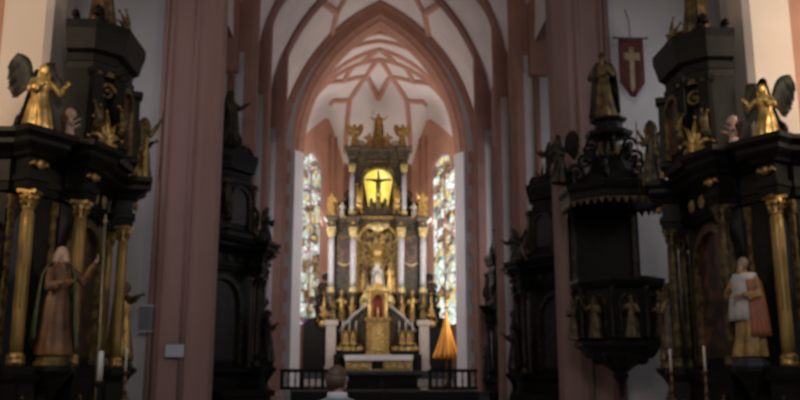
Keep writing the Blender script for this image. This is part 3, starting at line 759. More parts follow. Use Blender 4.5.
    for sd in (-1, 1): c.merge(scroll((sd*.75,.0,8.82), .25, sd, .07, .2)); c.merge(scroll((sd*.95,.4,8.74), .15, sd, .05, .15))
    c = c.build('crest', M['black2'], R)
    MB().merge(acanthus((0,-.3,8.62), .9, .65, seed=13, n=7)).build('crest_leaves', M['golddim'], c)
    # altar table with gradine
    t = MB().box(-1.25,1.25,-1.05,-.1,.95,1.08).box(-1.1,1.1,-.95,-.12,.12,.95).box(-1.3,1.3,-1.15,-.05,0,.12)
    t = t.build('altar_table', M['black'], R, bevel=.02)
    MB().box(-1.0,1.0,-.97,-.95,.25,.85).build('antependium', M['relief'], t)
    MB().box(-1.26,1.26,-1.06,-.1,1.08,1.10).box(-1.26,1.26,-1.075,-1.06,.9,1.10).build('altar_linen', M['cloth'], t)
    return R
AL_L = (-6.08, 17.5, 0, PI/2, 1.0); AL_R = (6.42, 17.5, 0, -PI/2, 1.0)
ALT = [
 (AL_L, 'black and gold carved side altar nearest on the left, with gilt columns'),
 (AL_R, 'black and gold carved side altar nearest on the right, with gilt columns'),
 ((-5.35, 29.3, 0, math.radians(58), 1.06), 'dark carved side altar behind the pink pier with the white notice'),
 ((5.7, 28.9, 0, -math.radians(56), .94), 'dark carved side altar behind the pulpit'),
 ((5.4, 39.5, 0, -math.radians(80), .82), 'small dark side altar farthest along the right side before the rail'),
]
proto = side_altar('side_altar', ALT[0][1])
ALTARS = []
DARK = {'column': M['darkgilt'], 'column_base': M['darkgilt'], 'capital': M['darkgilt'], 'rosette': M['darkgilt'], 'carving': M['darkgilt'], 'winged_head': M['darkgilt'], 'gilt_band': M['darkgilt'], 'pilaster': M['darkgilt'], 'frame': M['darkgilt'], 'upper_frame': M['darkgilt'], 'crest_leaves': M['black2'], 'painting': M['blackpaint'], 'upper_painting': M['blackpaint'], 'antependium': M['blackpaint'], 'altar_linen': M['black2']}  # backlit gloom of the rear altars put into their colours, linen included
for i, ((x, y, z, rz, s), lab) in enumerate(ALT):
    o = proto if i == 0 else copy_tree(proto)
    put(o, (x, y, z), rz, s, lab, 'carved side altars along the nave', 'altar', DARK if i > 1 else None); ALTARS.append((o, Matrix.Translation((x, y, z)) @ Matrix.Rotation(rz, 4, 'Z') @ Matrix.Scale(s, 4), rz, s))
def on(i, x, y, z): return ALTARS[i][1] @ Vector((x, y, z))
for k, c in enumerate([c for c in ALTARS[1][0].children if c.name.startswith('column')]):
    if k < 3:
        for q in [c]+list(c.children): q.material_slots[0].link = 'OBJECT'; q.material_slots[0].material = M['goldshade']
# --- figures of the near left altar
def alt_figs(i, side, far=False):
    rz, s = ALTARS[i][2], ALTARS[i][3]; nm = ['nearest left','nearest right','second left','second right','farthest right'][i]
    near = -1 if side < 0 else 1            # which wing (local x sign) is towards the camera
    T = lambda a: rz+a
    return rz, s, nm, near
G1 = 'standing saints of the side altars'; G2 = 'angels on the side altars'
# wing saints
def wing_saint(i, w, label, pose, h, **kw):
    rz, s = ALTARS[i][2:4]
    return statue('saint_statue', label, on(i, w*2.03, -.08, 1.806), rz+w*math.radians(32), h*s, pose, group=G1, **kw)
wing_saint(0, -1, 'painted saint in red-gold and green robes between gilt columns of the nearest left altar', 'raise', 1.92, body='saintred', cloak=2, cloakm='greenrobe', plinth='golddim', halo=False, mirror=True)
wing_saint(0, 1, 'gilded saint on the far side of the nearest left altar beside the grey board', 'spread', 1.75, body='golddim', cloak=1, cloakm='gold', plinth='golddim')
s_ = wing_saint(1, 1, 'saint in white surplice over gold cassock on the nearest right altar', 'book', 1.80, body='saintgold', cloak=None, plinth='blue', mirror=True)
def surplice():
    rows = []
    for i in range(9):
        z = .36+.47*i/8; r = []
        for j in range(41):
            t = 2*PI*j/40; k = 1+.07*math.sin(11*t)*max(0, (.66-z)/.3)
            rx = (.158-.02*i/8) if z < .66 else .140 if z < .78 else .118; ry = .125 if z < .66 else .096 if z < .78 else .08
            r.append((rx*k*math.cos(t)-.02*math.sin(z*4), ry*k*math.sin(t), z))
        rows.append(r)
    return sheet(rows)
sp = solid(surplice().build('surplice', M['white_robe'], s_, recalc=False), .012); sp.location.z = .09
ck = solid(link('cloak', cloak_mesh(-60, 35, z0=.2, seed=3), M['redcloak'], s_), .018); ck.location.z = .09
wing_saint(1, -1, 'dim grey-gold saint on the far side of the nearest right altar', 'raise', 1.75, body='golddim', cloak=1, cloakm='winggrey', plinth='golddim')
for i, w, lab, pose in ((2, -1, 'dark gilt saint in the near niche of the second left altar', 'book'), (2, 1, 'dark gilt saint in the far niche of the second left altar', 'woman'),
                        (3, 1, 'dark gilt saint in the near niche of the second right altar', 'woman'), (3, -1, 'dark gilt saint in the far niche of the second right altar', 'bishop'),
                        (4, -1, 'dim saint on the far wing of the small farthest right altar', 'raise'), (4, 1, 'dim saint on the near wing of the small farthest right altar', 'book')):
    wing_saint(i, w, lab, pose, 1.75, body='darkgilt', cloak=1, cloakm='black2', plinth='black2', mitre=pose == 'bishop')
# cornice angels over the outer columns
def cornice(i, x, y, label, pose, h, turn, z=5.90, **kw):
    rz, s = ALTARS[i][2:4]
    return statue(kw.pop('name', 'angel_statue'), label, on(i, x, y, z+.004), rz+turn, h*s, pose, group=G2, **kw)
cornice(0, -2.34, .42, 'gilded kneeling angel with dark wings on the cornice of the nearest left altar', 'kneel', 1.5, math.radians(-42), body='goldb', cloak=None, wings=.95, wingm='winggrey', mirror=True, wrot=.75)
cornice(1, 2.34, .42, 'gilded kneeling angel with dark wings on the cornice of the nearest right altar', 'kneel', 1.25, math.radians(42), body='goldb', wings=1.05, wingm='winggrey', wrot=.55)
cornice(0, 1.72, -.38, 'slim gilded figure on the far cornice corner of the nearest left altar', 'raise', 1.55, .4, body='golddim', cloak=1, cloakm='gold', staff='cross', name='saint_statue')
cornice(1, -1.72, -.38, 'slim dark figure on the far cornice corner of the nearest right altar', 'raise', 1.6, -.4, body='golddim', cloak=1, cloakm='winggrey', staff='cross', name='saint_statue')
cornice(0, .0, .15, 'gilded figure crowning the top of the nearest left altar', 'book', 1.7, 0, z=8.9, body='golddim', cloak=1, cloakm='redrobe', name='crowning_figure')
cornice(1, .0, .15, 'gilded figure crowning the top of the nearest right altar', 'spread', 1.7, 0, z=8.9, body='golddim', cloak=1, cloakm='golddim', name='crowning_figure')
for i, x, lab in ((2, -2.3, 'dark angel on the near cornice end of the second left altar'), (2, 2.3, 'dark angel on the far cornice end of the second left altar'), (3, -2.3, 'dark angel on the far cornice end of the second right altar'), (3, 2.3, 'dark angel on the near cornice end of the second right altar')):
    cornice(i, x, .42, lab, 'kneel', 1.6, 0, body='darkgilt', wings=1.1, wingm='black2')
for i, lab in ((2, 'dark figure crowning the second left altar'), (3, 'dark figure crowning the second right altar'), (4, 'small figure crowning the farthest right altar')):
    cornice(i, 0, .15, lab, 'kneel' if i == 3 else 'spread', 1.6 if i != 2 else 2.0, 0, z=8.9, body='darkgilt', cloak=1, cloakm='black2', name='crowning_figure')
# cherubs
def cher(i, x, y, z, lab, h, m='golddim', wm='golddim', turn=0):
    rz, s = ALTARS[i][2:4]; return putto(lab, on(i, x, y, z), rz+turn, h*s, m, wm, 'cherubs on the side altars')
cher(0, .88, .22, 8.645, 'pale painted cherub on the upper cornice of the nearest left altar', .75, 'skin')
cher(1, -.88, .22, 8.645, 'dim cherub on the upper cornice of the nearest right altar', .75)
cher(0, -1.6, .12, 5.91, 'cherub beside the upper storey of the nearest left altar, nearer side', .72, 'skin', turn=.3)
cher(1, 1.6, .12, 5.91, 'cherub beside the upper storey of the nearest right altar, nearer side', .72, 'skin', turn=-.3)
# candlesticks on the altar tables
def candlestick(lab, loc, h, m='gold', group='candlesticks'):
    r = thing('candlestick', lab, 'candlestick', loc, 0, group, h)
    if 'cs' not in FM:
        FM['cs'] = MB().lathe([(0,0),(.09,0),(.09,.025),(.07,.05),(.04,.08),(.03,.14),(.055,.19),(.03,.24),(.022,.33),(.05,.39),(.03,.43),(.025,.5),(.075,.55),(.08,.57),(0,.57)], n=14).mesh('stick')
        FM['ca'] = MB().lathe([(0,.57),(.024,.57),(.022,.98),(.008,1.0),(0,1.0)], n=10).mesh('candle')
    for n, k, mm in (('stick', 'cs', m), ('candle', 'ca', 'candle')):
        o = link(n, FM[k], M[mm], r); o.material_slots[0].link = 'OBJECT'; o.material_slots[0].material = M[mm]
    return r
for i, sd in ((0, 'left'), (1, 'right')):
    for x, w in ((-.95, 'near' if i == 0 else 'far'), (.95, 'far' if i == 0 else 'near')):
        candlestick('candlestick with white candle on the %s end of the nearest %s altar table' % (w, sd), on(i, x, -.5, 1.104), 1.1, 'golddim', 'side altar candlesticks')
# tall pale processional pole standing beside the near left altar
p = thing('processional_pole', 'tall slim pale gilt pole standing before the nearest left altar', 'pole', (ax(98, 15.3, 380), 15.3, 0))
MB().tube([(0,0,.1),(-.02,0,2.1),(-.06,0,4.3)], [.028,.026,.02], 8).build('shaft', M['polegold'], p)
MB().lathe([(0,0),(.2,0),(.2,.04),(.06,.1),(.035,.16),(0,.16)], n=14).build('foot', M['iron'], p)
k = MB().lathe([(0,-.05),(.035,-.03),(.05,.0),(.035,.03),(.015,.06),(.02,.1),(0,.16)], n=10).build('finial', M['polegold'], p); k.location = (-.06,0,4.33)
g = thing('altar_candle', 'thick white candle on dark stand beside the tall pale pole', 'candle', (ax(101, 14.7, 360), 14.7, 0))
MB().lathe([(0,0),(.2,0),(.2,.04),(.05,.08),(.035,1.42),(.09,1.52),(.09,1.56),(0,1.56)], n=14).build('stand', M['iron'], g)
MB().lathe([(0,1.56),(.045,1.56),(.043,2.02),(.01,2.05),(0,2.05)], n=12).build('candle', M['paper'], g)
# ================================================================ HIGH ALTAR
YA = 55.0
def hx(px): return (px-378)/15.62
def hz(py): return az(py, YA)
PLAT = 1.9
for i, (y0, z1) in enumerate(((50.4, 1.15), (50.9, 1.4), (51.4, 1.65), (51.9, PLAT))):
    struct(MB().box(-4.35 if i < 3 else -4.6, 4.35 if i < 3 else 4.6, y0, 59.0 if i == 3 else y0+.6, .9, z1).build('trim_%d' % (7+i), M['step'] if i < 2 else M['blue'], bevel=.02), 'step of the high altar platform', 'step')
H = thing('high_altar', 'tall black and gold high altar with yellow lit crucifix panel under the choir vault', 'altar', (0, 55.6, PLAT))
def hb(mb, n, m, p=None, **k):
    mb.v = [Vector((v.x, v.y-55.6, v.z-PLAT)) for v in mb.v]
    if p is not None and p is not H: mb.v = [v-p.location for v in mb.v]
    return mb.build(n, M[m], p or H, **k)
zP, zC0, zC1, zE, zA0, zA1, zT = hz(322), hz(293), hz(228), hz(217), hz(214), hz(164), hz(147)
xo = hx(429)
# stone socle, ledge, black pedestal zone
for sd in (-1, 1):
    so = hb(MB().box(min(sd*hx(418.5), sd*hx(428)), max(sd*hx(418.5), sd*hx(428)), 54.0, 54.7, PLAT, hz(322)).box(min(sd*hx(416.5), sd*hx(429)), max(sd*hx(416.5), sd*hx(429)), 53.95, 54.74, PLAT, PLAT+.3).box(min(sd*hx(416.5), sd*hx(429.5)), max(sd*hx(416.5), sd*hx(429.5)), 53.92, 54.74, hz(326), hz(321)), 'socle', 'cream_stone')
ba = hb(MB().box(-hx(429), hx(429), 54.76, 56.4, PLAT, zP), 'base_wall', 'black')
mb = MB().box(-hx(429), hx(429), 55.68, 56.6, zP, zC0-.15).box(-hx(430), hx(430), 55.58, 56.6, zC0-.15, zC0)
hb(mb, 'pedestal', 'altarwood')
for px in (331, 353, 401.5, 423.5): hb(MB().box(hx(px)-.24, hx(px)+.24, 54.78, 55.67, zP, zC0-.15).box(hx(px)-.28, hx(px)+.28, 54.72, 55.57, zC0-.15, zC0), 'column_pedestal', 'altarwood')
for px in (331, 353, 401.5, 423.5): hb(MB().merge(acanthus((hx(px), 54.77, zP+.2), .35, zC0-zP-.4, seed=int(px))), 'pedestal_carving', 'gold')
for px in (374, 382): hb(MB().merge(acanthus((hx(px), 55.66, zP+.2), .35, zC0-zP-.4, seed=px)), 'pedestal_carving', 'gold')
# back wall of the main storey with the central niche
nz = hz(243); na = hx(397)
arc = round_pts(na, nz, 16)
mb = MB().prism([(-xo, zC0), (-na, zC0)]+arc+[(na, zC0), (xo, zC0), (xo, zC1), (-xo, zC1)], 55.5, 55.7)
mb.box(-xo, xo, 56.5, 56.6, zC0, zC1)
bk = hb(mb, 'back_wall', 'altarwood')
hb(MB().ring([(-na-.22, zC0)]+round_pts(na+.22, nz, 16)+[(na+.22, zC0)], [(-na, zC0)]+arc+[(na, zC0)], 55.35, 55.52), 'niche_arch', 'gold', bk)
hb(MB().ring([(-na-.55, nz)]+round_pts(na+.5, nz, 16)+[(na+.55, nz)], [(-na-.3, nz)]+round_pts(na+.3, nz, 16)+[(na+.3, nz)], 55.42, 55.5), 'niche_border', 'golddim', bk)
hb(MB().prism([(-na, zC0)]+arc+[(na, zC0)], 56.47, 56.49), 'niche_relief', 'relief', bk)
for sd in (-1, 1):
    mb = MB()
    mb.merge(acanthus((sd*1.45, 55.46, hz(240)), .6, .9, seed=4, n=5)); hb(mb, 'spandrel_leaf', 'goldpale', bk)
    a, b = sd*hx(395.5+11), sd*hx(418)
    x0, x1 = min(sd*hx(405), sd*hx(418)), max(sd*hx(405), sd*hx(418))
    p = hb(MB().box(x0, x1, 55.42, 55.48, hz(263), hz(236)), 'side_panel', 'paint')
    hb(MB().ring([(x0-.06, hz(263)), (x0-.06, hz(235)), (x1+.06, hz(235)), (x1+.06, hz(263))], [(x0, hz(263)), (x0, hz(236.5)), (x1, hz(236.5)), (x1, hz(263))], 55.36, 55.48), 'frame', 'golddim', p)
    sw = MB()
    sw.tube([(x0+(x1-x0)*i/8, 55.34, hz(262)-.18*math.sin(PI*i/8)) for i in range(9)], [.04+.03*math.sin(PI*i/8) for i in range(9)], 6)
    hb(sw, 'festoon', 'goldpale', p)
# marble columns
def hcol(px, z0, z1, r, y):
    c = column(H, (hx(px), y-55.6, z0-PLAT), z1-z0, r, 'marble', 'goldpale'); return c
for px in (331, 353, 401.5, 423.5): hcol(px, zC0, zC1, .19, 55.05)
EN = [(-.5,zC1),(0,zC1),(.0,zC1+.12),(.04,zC1+.14),(.04,zC1+.22),(.0,zC1+.24),(0,zC1+.42),(.06,zC1+.46),(.16,zE-.1),(.22,zE-.06),(.22,zE),(-.5,zE)]
mb = MB().plan([(-xo+.05,56.3),(-xo+.05,55.3),(-1.25,55.3),(-1.25,55.45),(1.25,55.45),(1.25,55.3),(xo-.05,55.3),(xo-.05,56.3)], EN)
for px in (331, 353, 401.5, 423.5): mb.plan([(hx(px)-.27,55.5),(hx(px)-.27,54.80),(hx(px)+.27,54.80),(hx(px)+.27,55.5)], [(-.25 if j in (0, 11) else o, z) for j, (o, z) in enumerate(EN)])
en = hb(mb, 'entablature', 'altarwood')
mb = MB().plan([(-xo+.05,56.3),(-xo+.05,55.3),(-1.25,55.3),(-1.25,55.45),(1.25,55.45),(1.25,55.3),(xo-.05,55.3),(xo-.05,56.3)], [(.18,zE-.06),(.26,zE-.06),(.26,zE+.05),(.18,zE+.05)])
for px in (331, 353, 401.5, 423.5): mb.merge(acanthus((hx(px), 54.78, zC1+.24), .2, .2, seed=2))
hb(mb, 'cornice_gilding', 'gold', en)
cart = MB().ell((0, 55.2, hz(227)), (.42, .12, .3), 12, 8).merge(scroll((-.5, 55.2, hz(226)), .2, -1, .05)).merge(scroll((.5, 55.2, hz(226)), .2, 1, .05))
hb(cart, 'cartouche', 'goldpale', en)
# upper storey: frame round the glowing panel
xu = hx(405); ow = hx(392.5); oz = hz(178)
oar = round_pts(ow, oz, 14, r=hz(167)-oz)
ob = hz(208)
mb = MB().prism([(-xu, zA0), (xu, zA0), (xu, ob), (-xu, ob)], 55.5, 55.75)
mb.prism([(-xu, ob), (-ow, ob)]+[(x, z) for x, z in oar]+[(ow, ob), (xu, ob), (xu, zA1), (-xu, zA1)], 55.5, 55.75)
uw = hb(mb, 'upper_wall', 'altarwood')
hb(MB().ring([(-ow-.18, ob)]+round_pts(ow+.18, oz, 14, r=hz(166)-oz+.12)+[(ow+.18, ob)], [(-ow, ob)]+oar+[(ow, ob)], 55.36, 55.52), 'upper_frame', 'golddim', uw)
hb(MB().prism([(-ow, ob)]+oar+[(ow, ob)], 55.78, 55.82), 'backlit_panel', 'yellow', uw)
gl = MB()
for sd in (-1, 1):
    gl.prism([(sd*ow, ob), (sd*ow, oz-.1), (sd*(ow-.12), oz-.8), (sd*(ow-.3), ob+.2), (sd*(ow-.36), ob)], 55.6, 55.72)
gl.prism([(-.62, ob), (-.35, ob+.45), (0, ob+.62), (.35, ob+.45), (.62, ob)], 55.6, 55.72)
hb(gl, 'panel_clouds', 'golddim', uw)
for px in (351, 404.5): hcol(px, zA0, zA1-.02, .155, 55.2)
for sd in (-1, 1): hb(MB().merge(acanthus((sd*hx(397.5), 55.42, zA0+.3), .3, 2.2, seed=6, n=4)), 'upper_carving', 'gold', uw); hb(MB().merge(acanthus((sd*.75, 55.42, zA1-.45), .4, .4, seed=7)), 'upper_carving', 'gold', uw)
TP = [(-.45,zA1),(0,zA1),(.03,zA1+.15),(.0,zA1+.18),(0,zA1+.38),(.10,zA1+.45),(.2,zT-.22),(.30,zT-.12),(.30,zT),(-.45,zT)]
mb = MB().plan([(-xu-.05,56.2),(-xu-.05,55.35),(-.9,55.35),(-.9,55.5),(.9,55.5),(.9,55.35),(xu+.05,55.35),(xu+.05,56.2)], TP)
for px in (351, 404.5): mb.plan([(hx(px)-.22,55.5),(hx(px)-.22,55.0),(hx(px)+.22,55.0),(hx(px)+.22,55.5)], [(-.2 if j in (0, 9) else o, z) for j, (o, z) in enumerate(TP)])
uc = hb(mb, 'upper_cornice', 'altarwood')
mb = MB().plan([(-xu-.05,56.2),(-xu-.05,55.35),(xu+.05,55.35),(xu+.05,56.2)], [(.26,zT-.06),(.34,zT-.06),(.34,zT+.05),(.26,zT+.05)])
mb.plan([(-xu-.05,56.2),(-xu-.05,55.35),(xu+.05,55.35),(xu+.05,56.2)], [(.0,zA1+.2),(.04,zA1+.2),(.04,zA1+.34),(.0,zA1+.34)])
hb(mb, 'upper_gilding', 'golddim', uc)
# stepped crown
mb = MB().prism([(-1.35,zT),(1.35,zT),(1.0,zT+.35),(.75,zT+.5),(.5,zT+.95),(-.5,zT+.95),(-.75,zT+.5),(-1.0,zT+.35)], 55.72, 56.1)
for sd in (-1, 1): mb.merge(scroll((sd*1.15,55.9,zT+.35), .32, sd, .08, .3)); mb.merge(scroll((sd*.68,55.9,zT+.8), .24, sd, .06, .3))
hb(mb, 'crown', 'gold')
# large volutes flanking the upper storey
for sd in (-1, 1):
    mb = MB().prism([(sd*xu,zE),(sd*hx(417),zE),(sd*hx(418),hz(210)),(sd*hx(414),hz(203)),(sd*hx(410),hz(196)),(sd*hx(406),hz(190)),(sd*xu,hz(189))], 55.5, 55.75)
    mb.merge(scroll((sd*hx(413),55.5,hz(208)), .5, sd, .11, .3)); mb.merge(scroll((sd*hx(408.5),55.5,hz(194)), .34, -sd, .08, .3))
    v = hb(mb, 'volute', 'black2'); hb(MB().merge(scroll((sd*hx(413),55.3,hz(208)), .28, sd, .06, .2)), 'volute_gilding', 'golddim', v)
    # carved black wings beyond the outer columns
    mb = MB()
    for k, (px, py, r) in enumerate(((434,300,.42),(431,316,.5),(436,311,.3),(432,288,.34),(430,277,.25))): mb.merge(scroll((sd*hx(px),55.2,hz(py)), r, sd*(1 if k % 2 else -1), .10, .3))
    mb.merge(acanthus((sd*hx(432), 55.2, hz(322)), .8, 2.3, seed=21, n=6))
    w = hb(mb, 'side_wing', 'black2'); mb = MB()
    mb.merge(acanthus((sd*hx(431), 55.0, hz(320)), .6, 1.5, seed=23, n=5)).ell((sd*hx(432),54.95,hz(324)), (.28,.2,.26), 10, 8); hb(mb, 'wing_gilding', 'goldb', w)
# sloping balustrades down to the mensa
for sd in (-1, 1):
    P = [(sd*hx(388), hz(307)), (sd*hx(394), hz(310)), (sd*hx(400), hz(315)), (sd*hx(406), hz(321)), (sd*hx(411), hz(326.5)), (sd*hx(416), hz(332))]
    hb(MB().tube([(x, 54.52, z) for x, z in P], .13, 6), 'sloping_coping', 'marble')
    hb(MB().prism(P+[(sd*hx(415), hz(344.9)), (sd*hx(388), hz(344.9))], 54.52, 54.74), 'gradine_panel', 'altarwood')
mb = MB().box(-hx(416), hx(416), 53.97, 54.75, PLAT, hz(351)).box(-hx(415), hx(415), 53.99, 54.75, hz(351), hz(345))
gr = hb(mb, 'gradine', 'black')
mb = MB()
for i in range(12):
    px = 341.5+i*6.64
    if 366 < px < 390: continue
    hb(MB().merge(acanthus((hx(px), 53.96, hz(350.8)), .42, .4, seed=i)).ell((hx(px), 53.95, hz(349.5)), (.2,.06,.12), 8, 6), 'gradine_gilding', 'goldb', gr)

GH = 'gilded figures of the high altar'
def hs(label, px, pb, pt, pose, m, y=54.9, rz=0, **k):
    z0 = hz(pb); h = (hz(pt)-z0)/(1.0 if pose != 'kneel' else .86)
    return statue(k.pop('name', 'gilded_statue'), label, (hx(px), y, z0+.004), rz, h, pose, body=m, group=GH, **k)
zc = zT+.95
def hs_z(label, px, z0, h, pose, m, y, rz=0, **k): return statue(k.pop('name', 'gilded_statue'), label, (hx(px), y, z0+.004), rz, h, pose, body=m, group=GH, **k)
hs_z('gilded figure with outspread arms crowning the high altar', 378, zc, hz(110)-zc, 'spread', 'gold', 55.9, cloak=1, staff='cross')
hs_z('gilded angel on the left end of the top cornice of the high altar', 353, zT+.05, hz(124)-zT, 'raise', 'gold', 55.25, wings=.9)
hs_z('gilded angel on the right end of the top cornice of the high altar', 403, zT+.05, hz(124)-zT, 'raise', 'gold', 55.25, wings=.9, mirror=True)
hs_z('small kneeling gilt angel left of the crowning figure', 368.5, zT+.002, 1.25, 'kneel', 'gold', 55.38, rz=PI/4)
hs_z('small kneeling gilt angel right of the crowning figure', 387.5, zT+.002, 1.25, 'kneel', 'gold', 55.38, rz=-PI/4, mirror=True)
hs_z('bright gilt figure on the left end of the main cornice', 331, zE+.05, hz(193)-zE, 'book', 'goldb', 55.05, cloak=1, cloakm='goldb')
hs_z('bright gilt figure on the right end of the main cornice', 424, zE+.05, hz(191)-zE, 'raise', 'goldb', 55.05, cloak=2, cloakm='goldb')
hs_z('small pale figure sitting left below the yellow panel', 341, zE+.05, 1.05, 'kneel', 'silver', 54.95, rz=.4)
hs_z('small pale figure sitting right below the yellow panel', 414.6, zE+.05, 1.05, 'kneel', 'silver', 54.95, rz=-.4, mirror=True)
# crucifix in front of the yellow panel
cz0 = ob+.02
cr = thing('crucifix', 'dark crucifix silhouetted against the yellow lit panel', 'crucifix', (0, 55.3, cz0))
hh = hz(170)-cz0
MB().box(-.07,.07,-.05,.05,0,hh).box(-.85,.85,-.05,.05,hh*.74,hh*.74+.13).build('cross', M['golddim'], cr)
mb = MB()
zz = hh*.74
mb.tube([(0,-.12,zz-.1),(0,-.14,zz-.45),(0,-.13,zz-.75),(.03,-.14,zz-.95)], [.17,.19,.14,.15], 12)
for q in (-1, 1):
    mb.tube([(q*.12,-.12,zz-.1),(q*.42,-.10,zz-.0),(q*.74,-.08,zz+.08)], [.075,.06,.04], 8); mb.ell((q*.78,-.08,zz+.09), (.06,.03,.035), 8, 6)
    mb.tube([(q*.07,-.14,zz-.92),(q*.09,-.22,zz-1.35),(q*.03,-.12,zz-1.85)], [.105,.085,.055], 8); mb.ell((q*.03,-.16,zz-1.93), (.045,.06,.08), 8, 6)
mb.tube([(0,-.12,zz-.06),(.02,-.15,zz+.06)], [.07,.06], 8); mb.ell((.04,-.18,zz+.17), (.10,.11,.14), 12, 8)
link('corpus', fuse(mb, .03, 2), M['golddim'], cr)
lo = MB().lathe([(.20,0),(.23,.05),(.21,.22),(.17,.30),(.14,.2)], n=14, sy=.85); o = lo.build('loincloth', M['goldpale'], cr); o.location = (0,-.14,zz-1.08)
hs('dark mourning figure left of the crucifix', 371, 207.8, 196.5, 'woman', 'golddim', 55.2, cloak=1, cloakm='black2', name='mourner_statue')
hs('dark mourning figure right of the crucifix', 385, 207.8, 196.5, 'book', 'golddim', 55.2, cloak=1, cloakm='black2', name='mourner_statue', mirror=True)
# central niche group, standing on the pedestal ledge
hs_z('silvery white figure standing in the middle of the central niche', 377.5, zC0, (hz(258)-zC0)*.9, 'woman', 'silver', 55.72, cloak=1, cloakm='silver', halo=True)
hs_z('gilt and rose robed figure seated left in the central niche', 364.9, zC0, 1.9, 'raise', 'redrobe', 55.95, rz=.5, cloak=2, cloakm='gold')
hs_z('yellow gilt figure seated right in the central niche', 390.6, zC0, 1.9, 'book', 'goldb', 55.95, rz=-.5, cloak=1, cloakm='goldb', mirror=True)
gy = thing('glory_of_rays', 'gilt sunburst above the white figure in the central niche', 'ornament', (0, 56.25, hz(250)))
mb = MB()
for i in range(24):
    t = 2*PI*i/24; l = .95 if i % 2 else .7; a = Vector((math.cos(t), 0, math.sin(t))); b = Vector((-a.z, 0, a.x))
    mb.add([a*.2+b*.05, a*.2-b*.05, a*l, a*.2+Vector((0,-.04,0))], [(0,2,1),(0,1,3),(1,2,3),(2,0,3)])
mb.build('rays', M['gold'], gy); MB().ell((0,-.04,0), (.24,.08,.24), 14, 8).build('sun_disc', M['goldb'], gy)
# row of figures on the ledge
zl = zP
for px, pt, pose, m, lab, kw in (
  (342.1, 293, 'bishop', 'gold', 'gilt bishop with mitre between the two left marble columns', dict(mitre=True)),
  (412.4, 293, 'bishop', 'gold', 'gilt bishop with mitre between the two right marble columns', dict(mitre=True, mirror=True)),
  (365.8, 290, 'woman', 'goldpale', 'pale gilt figure left of the tabernacle below the niche', dict(cloak=2, cloakm='goldpale')),
  (389.2, 290, 'book', 'goldpale', 'pale gilt figure right of the tabernacle below the niche', dict(cloak=1, cloakm='goldpale', mirror=True))):
    hs_z(lab, px, zl, hz(pt)-zl, pose, m, 55.14, **kw)
for px, q in ((334, 'left'), (422.5, 'right')):
    hs_z('dim gilt kneeling angel on the cream %s socle of the high altar' % q, px, hz(321), 1.35, 'kneel', 'golddim', 54.24, wings=.75, wingm='black2', rz=.4 if q == 'left' else -.4, mirror=q == 'right')
# tabernacle
T0 = az(355.5, 53.0)+.036
T = thing('tabernacle', 'tall gilded turret tabernacle with a red niche in the middle of the high altar', 'tabernacle', (0, 53.84, T0))
def tz(py): return hz(py)-T0
MB().box(-.78,.78,-.42,.1,0,.12).box(-.7,.7,-.36,.1,.12,tz(322)).box(-.8,.8,-.44,.1,tz(322),tz(319)).build('lower_case', M['gold'], T)
d = MB().prism([(-.36,.3)]+round_pts(.36, tz(332), 10)+[(.36,.3)], -.40, -.36).build('door', M['goldb'], T)
MB().lathe([(0,0),(.11,0),(.13,.02),(.10,.04),(0,.05)], n=12).xf(Matrix.Translation((0,-.40,tz(335))) @ Matrix.Rotation(PI/2, 4, 'X')).build('boss', M['goldpale'], d)
up = MB().prism([(-.62,tz(319)),(-.32,tz(319))]+round_pts(.32, tz(302), 10)+[(.32,tz(319)),(.62,tz(319)),(.62,tz(296)),(-.62,tz(296))], -.3, .1).box(-.74,.74,-.4,.1,tz(296),tz(293)).build('upper_case', M['gold'], T)
MB().box(-.34,.34,-.02,.0,tz(319),tz(296)).build('red_niche', M['rednich'], up)
for q in (-1, 1):
    mb = MB().lathe([(0,0),(.10,0),(.10,.08),(.07,.1),(.06,tz(296)-tz(319)-.15),(.10,tz(296)-tz(319)-.02),(0,tz(296)-tz(319))], n=12)
    o = mb.build('colonnette', M['goldb'], up); o.location = (q*.52,-.36,tz(319))
MB().lathe([(.70,0),(.66,.12),(.45,.3),(.2,.42),(.10,.5),(.08,.62),(.14,.7),(.08,.78),(0,.86)], n=16, sy=.5).build('dome', M['goldb'], T).location = (0,-.12,tz(293))
for q in (-1, 1): MB().merge(acanthus((q*.6,-.3,tz(293)), .3, .5, seed=31)).build('finial', M['goldpale'], T)
MB().lathe([(0,0),(.09,0),(.06,.12),(.075,.4),(.05,.5),(.055,.58),(0,.64)], n=12).build('monstrance_figure', M['goldpale'], up).location = (0,-.12,tz(318.8))
# candlesticks on the gradine
for k, px in enumerate((344, 350.5, 357, 399, 405.5, 412)):
    candlestick(('outermost of the three left', 'middle of the three left', 'innermost of the three left', 'innermost of the three right', 'middle of the three right', 'outermost of the three right')[k]+' tall candlesticks on the high altar', (hx(px), 54.235, hz(345)+.004), 1.45, 'gold', 'high altar candlesticks')
for k, px in enumerate((347.3, 354, 402, 408.5)):
    z = hz(345)
    q = thing('reliquary', ('outer left', 'inner left', 'inner right', 'outer right')[k]+' gilt pyramid reliquary among the candlesticks', 'reliquary', (hx(px), 54.045, z+.003), group='gilt reliquaries')
    MB().prism([(-.15,.1),(.15,.1),(.09,.62),(0,.75),(-.09,.62)], -.045, .045).box(-.17,.17,-.055,.055,0,.1).build('case', M['goldb'], q)
    MB().ell((0,-.045,.33), (.07,.015,.12), 10, 8).build('window', M['rednich'], q)
    MB().ell((0,0,.80), .05, 8, 6).build('finial', M['goldpale'], q)
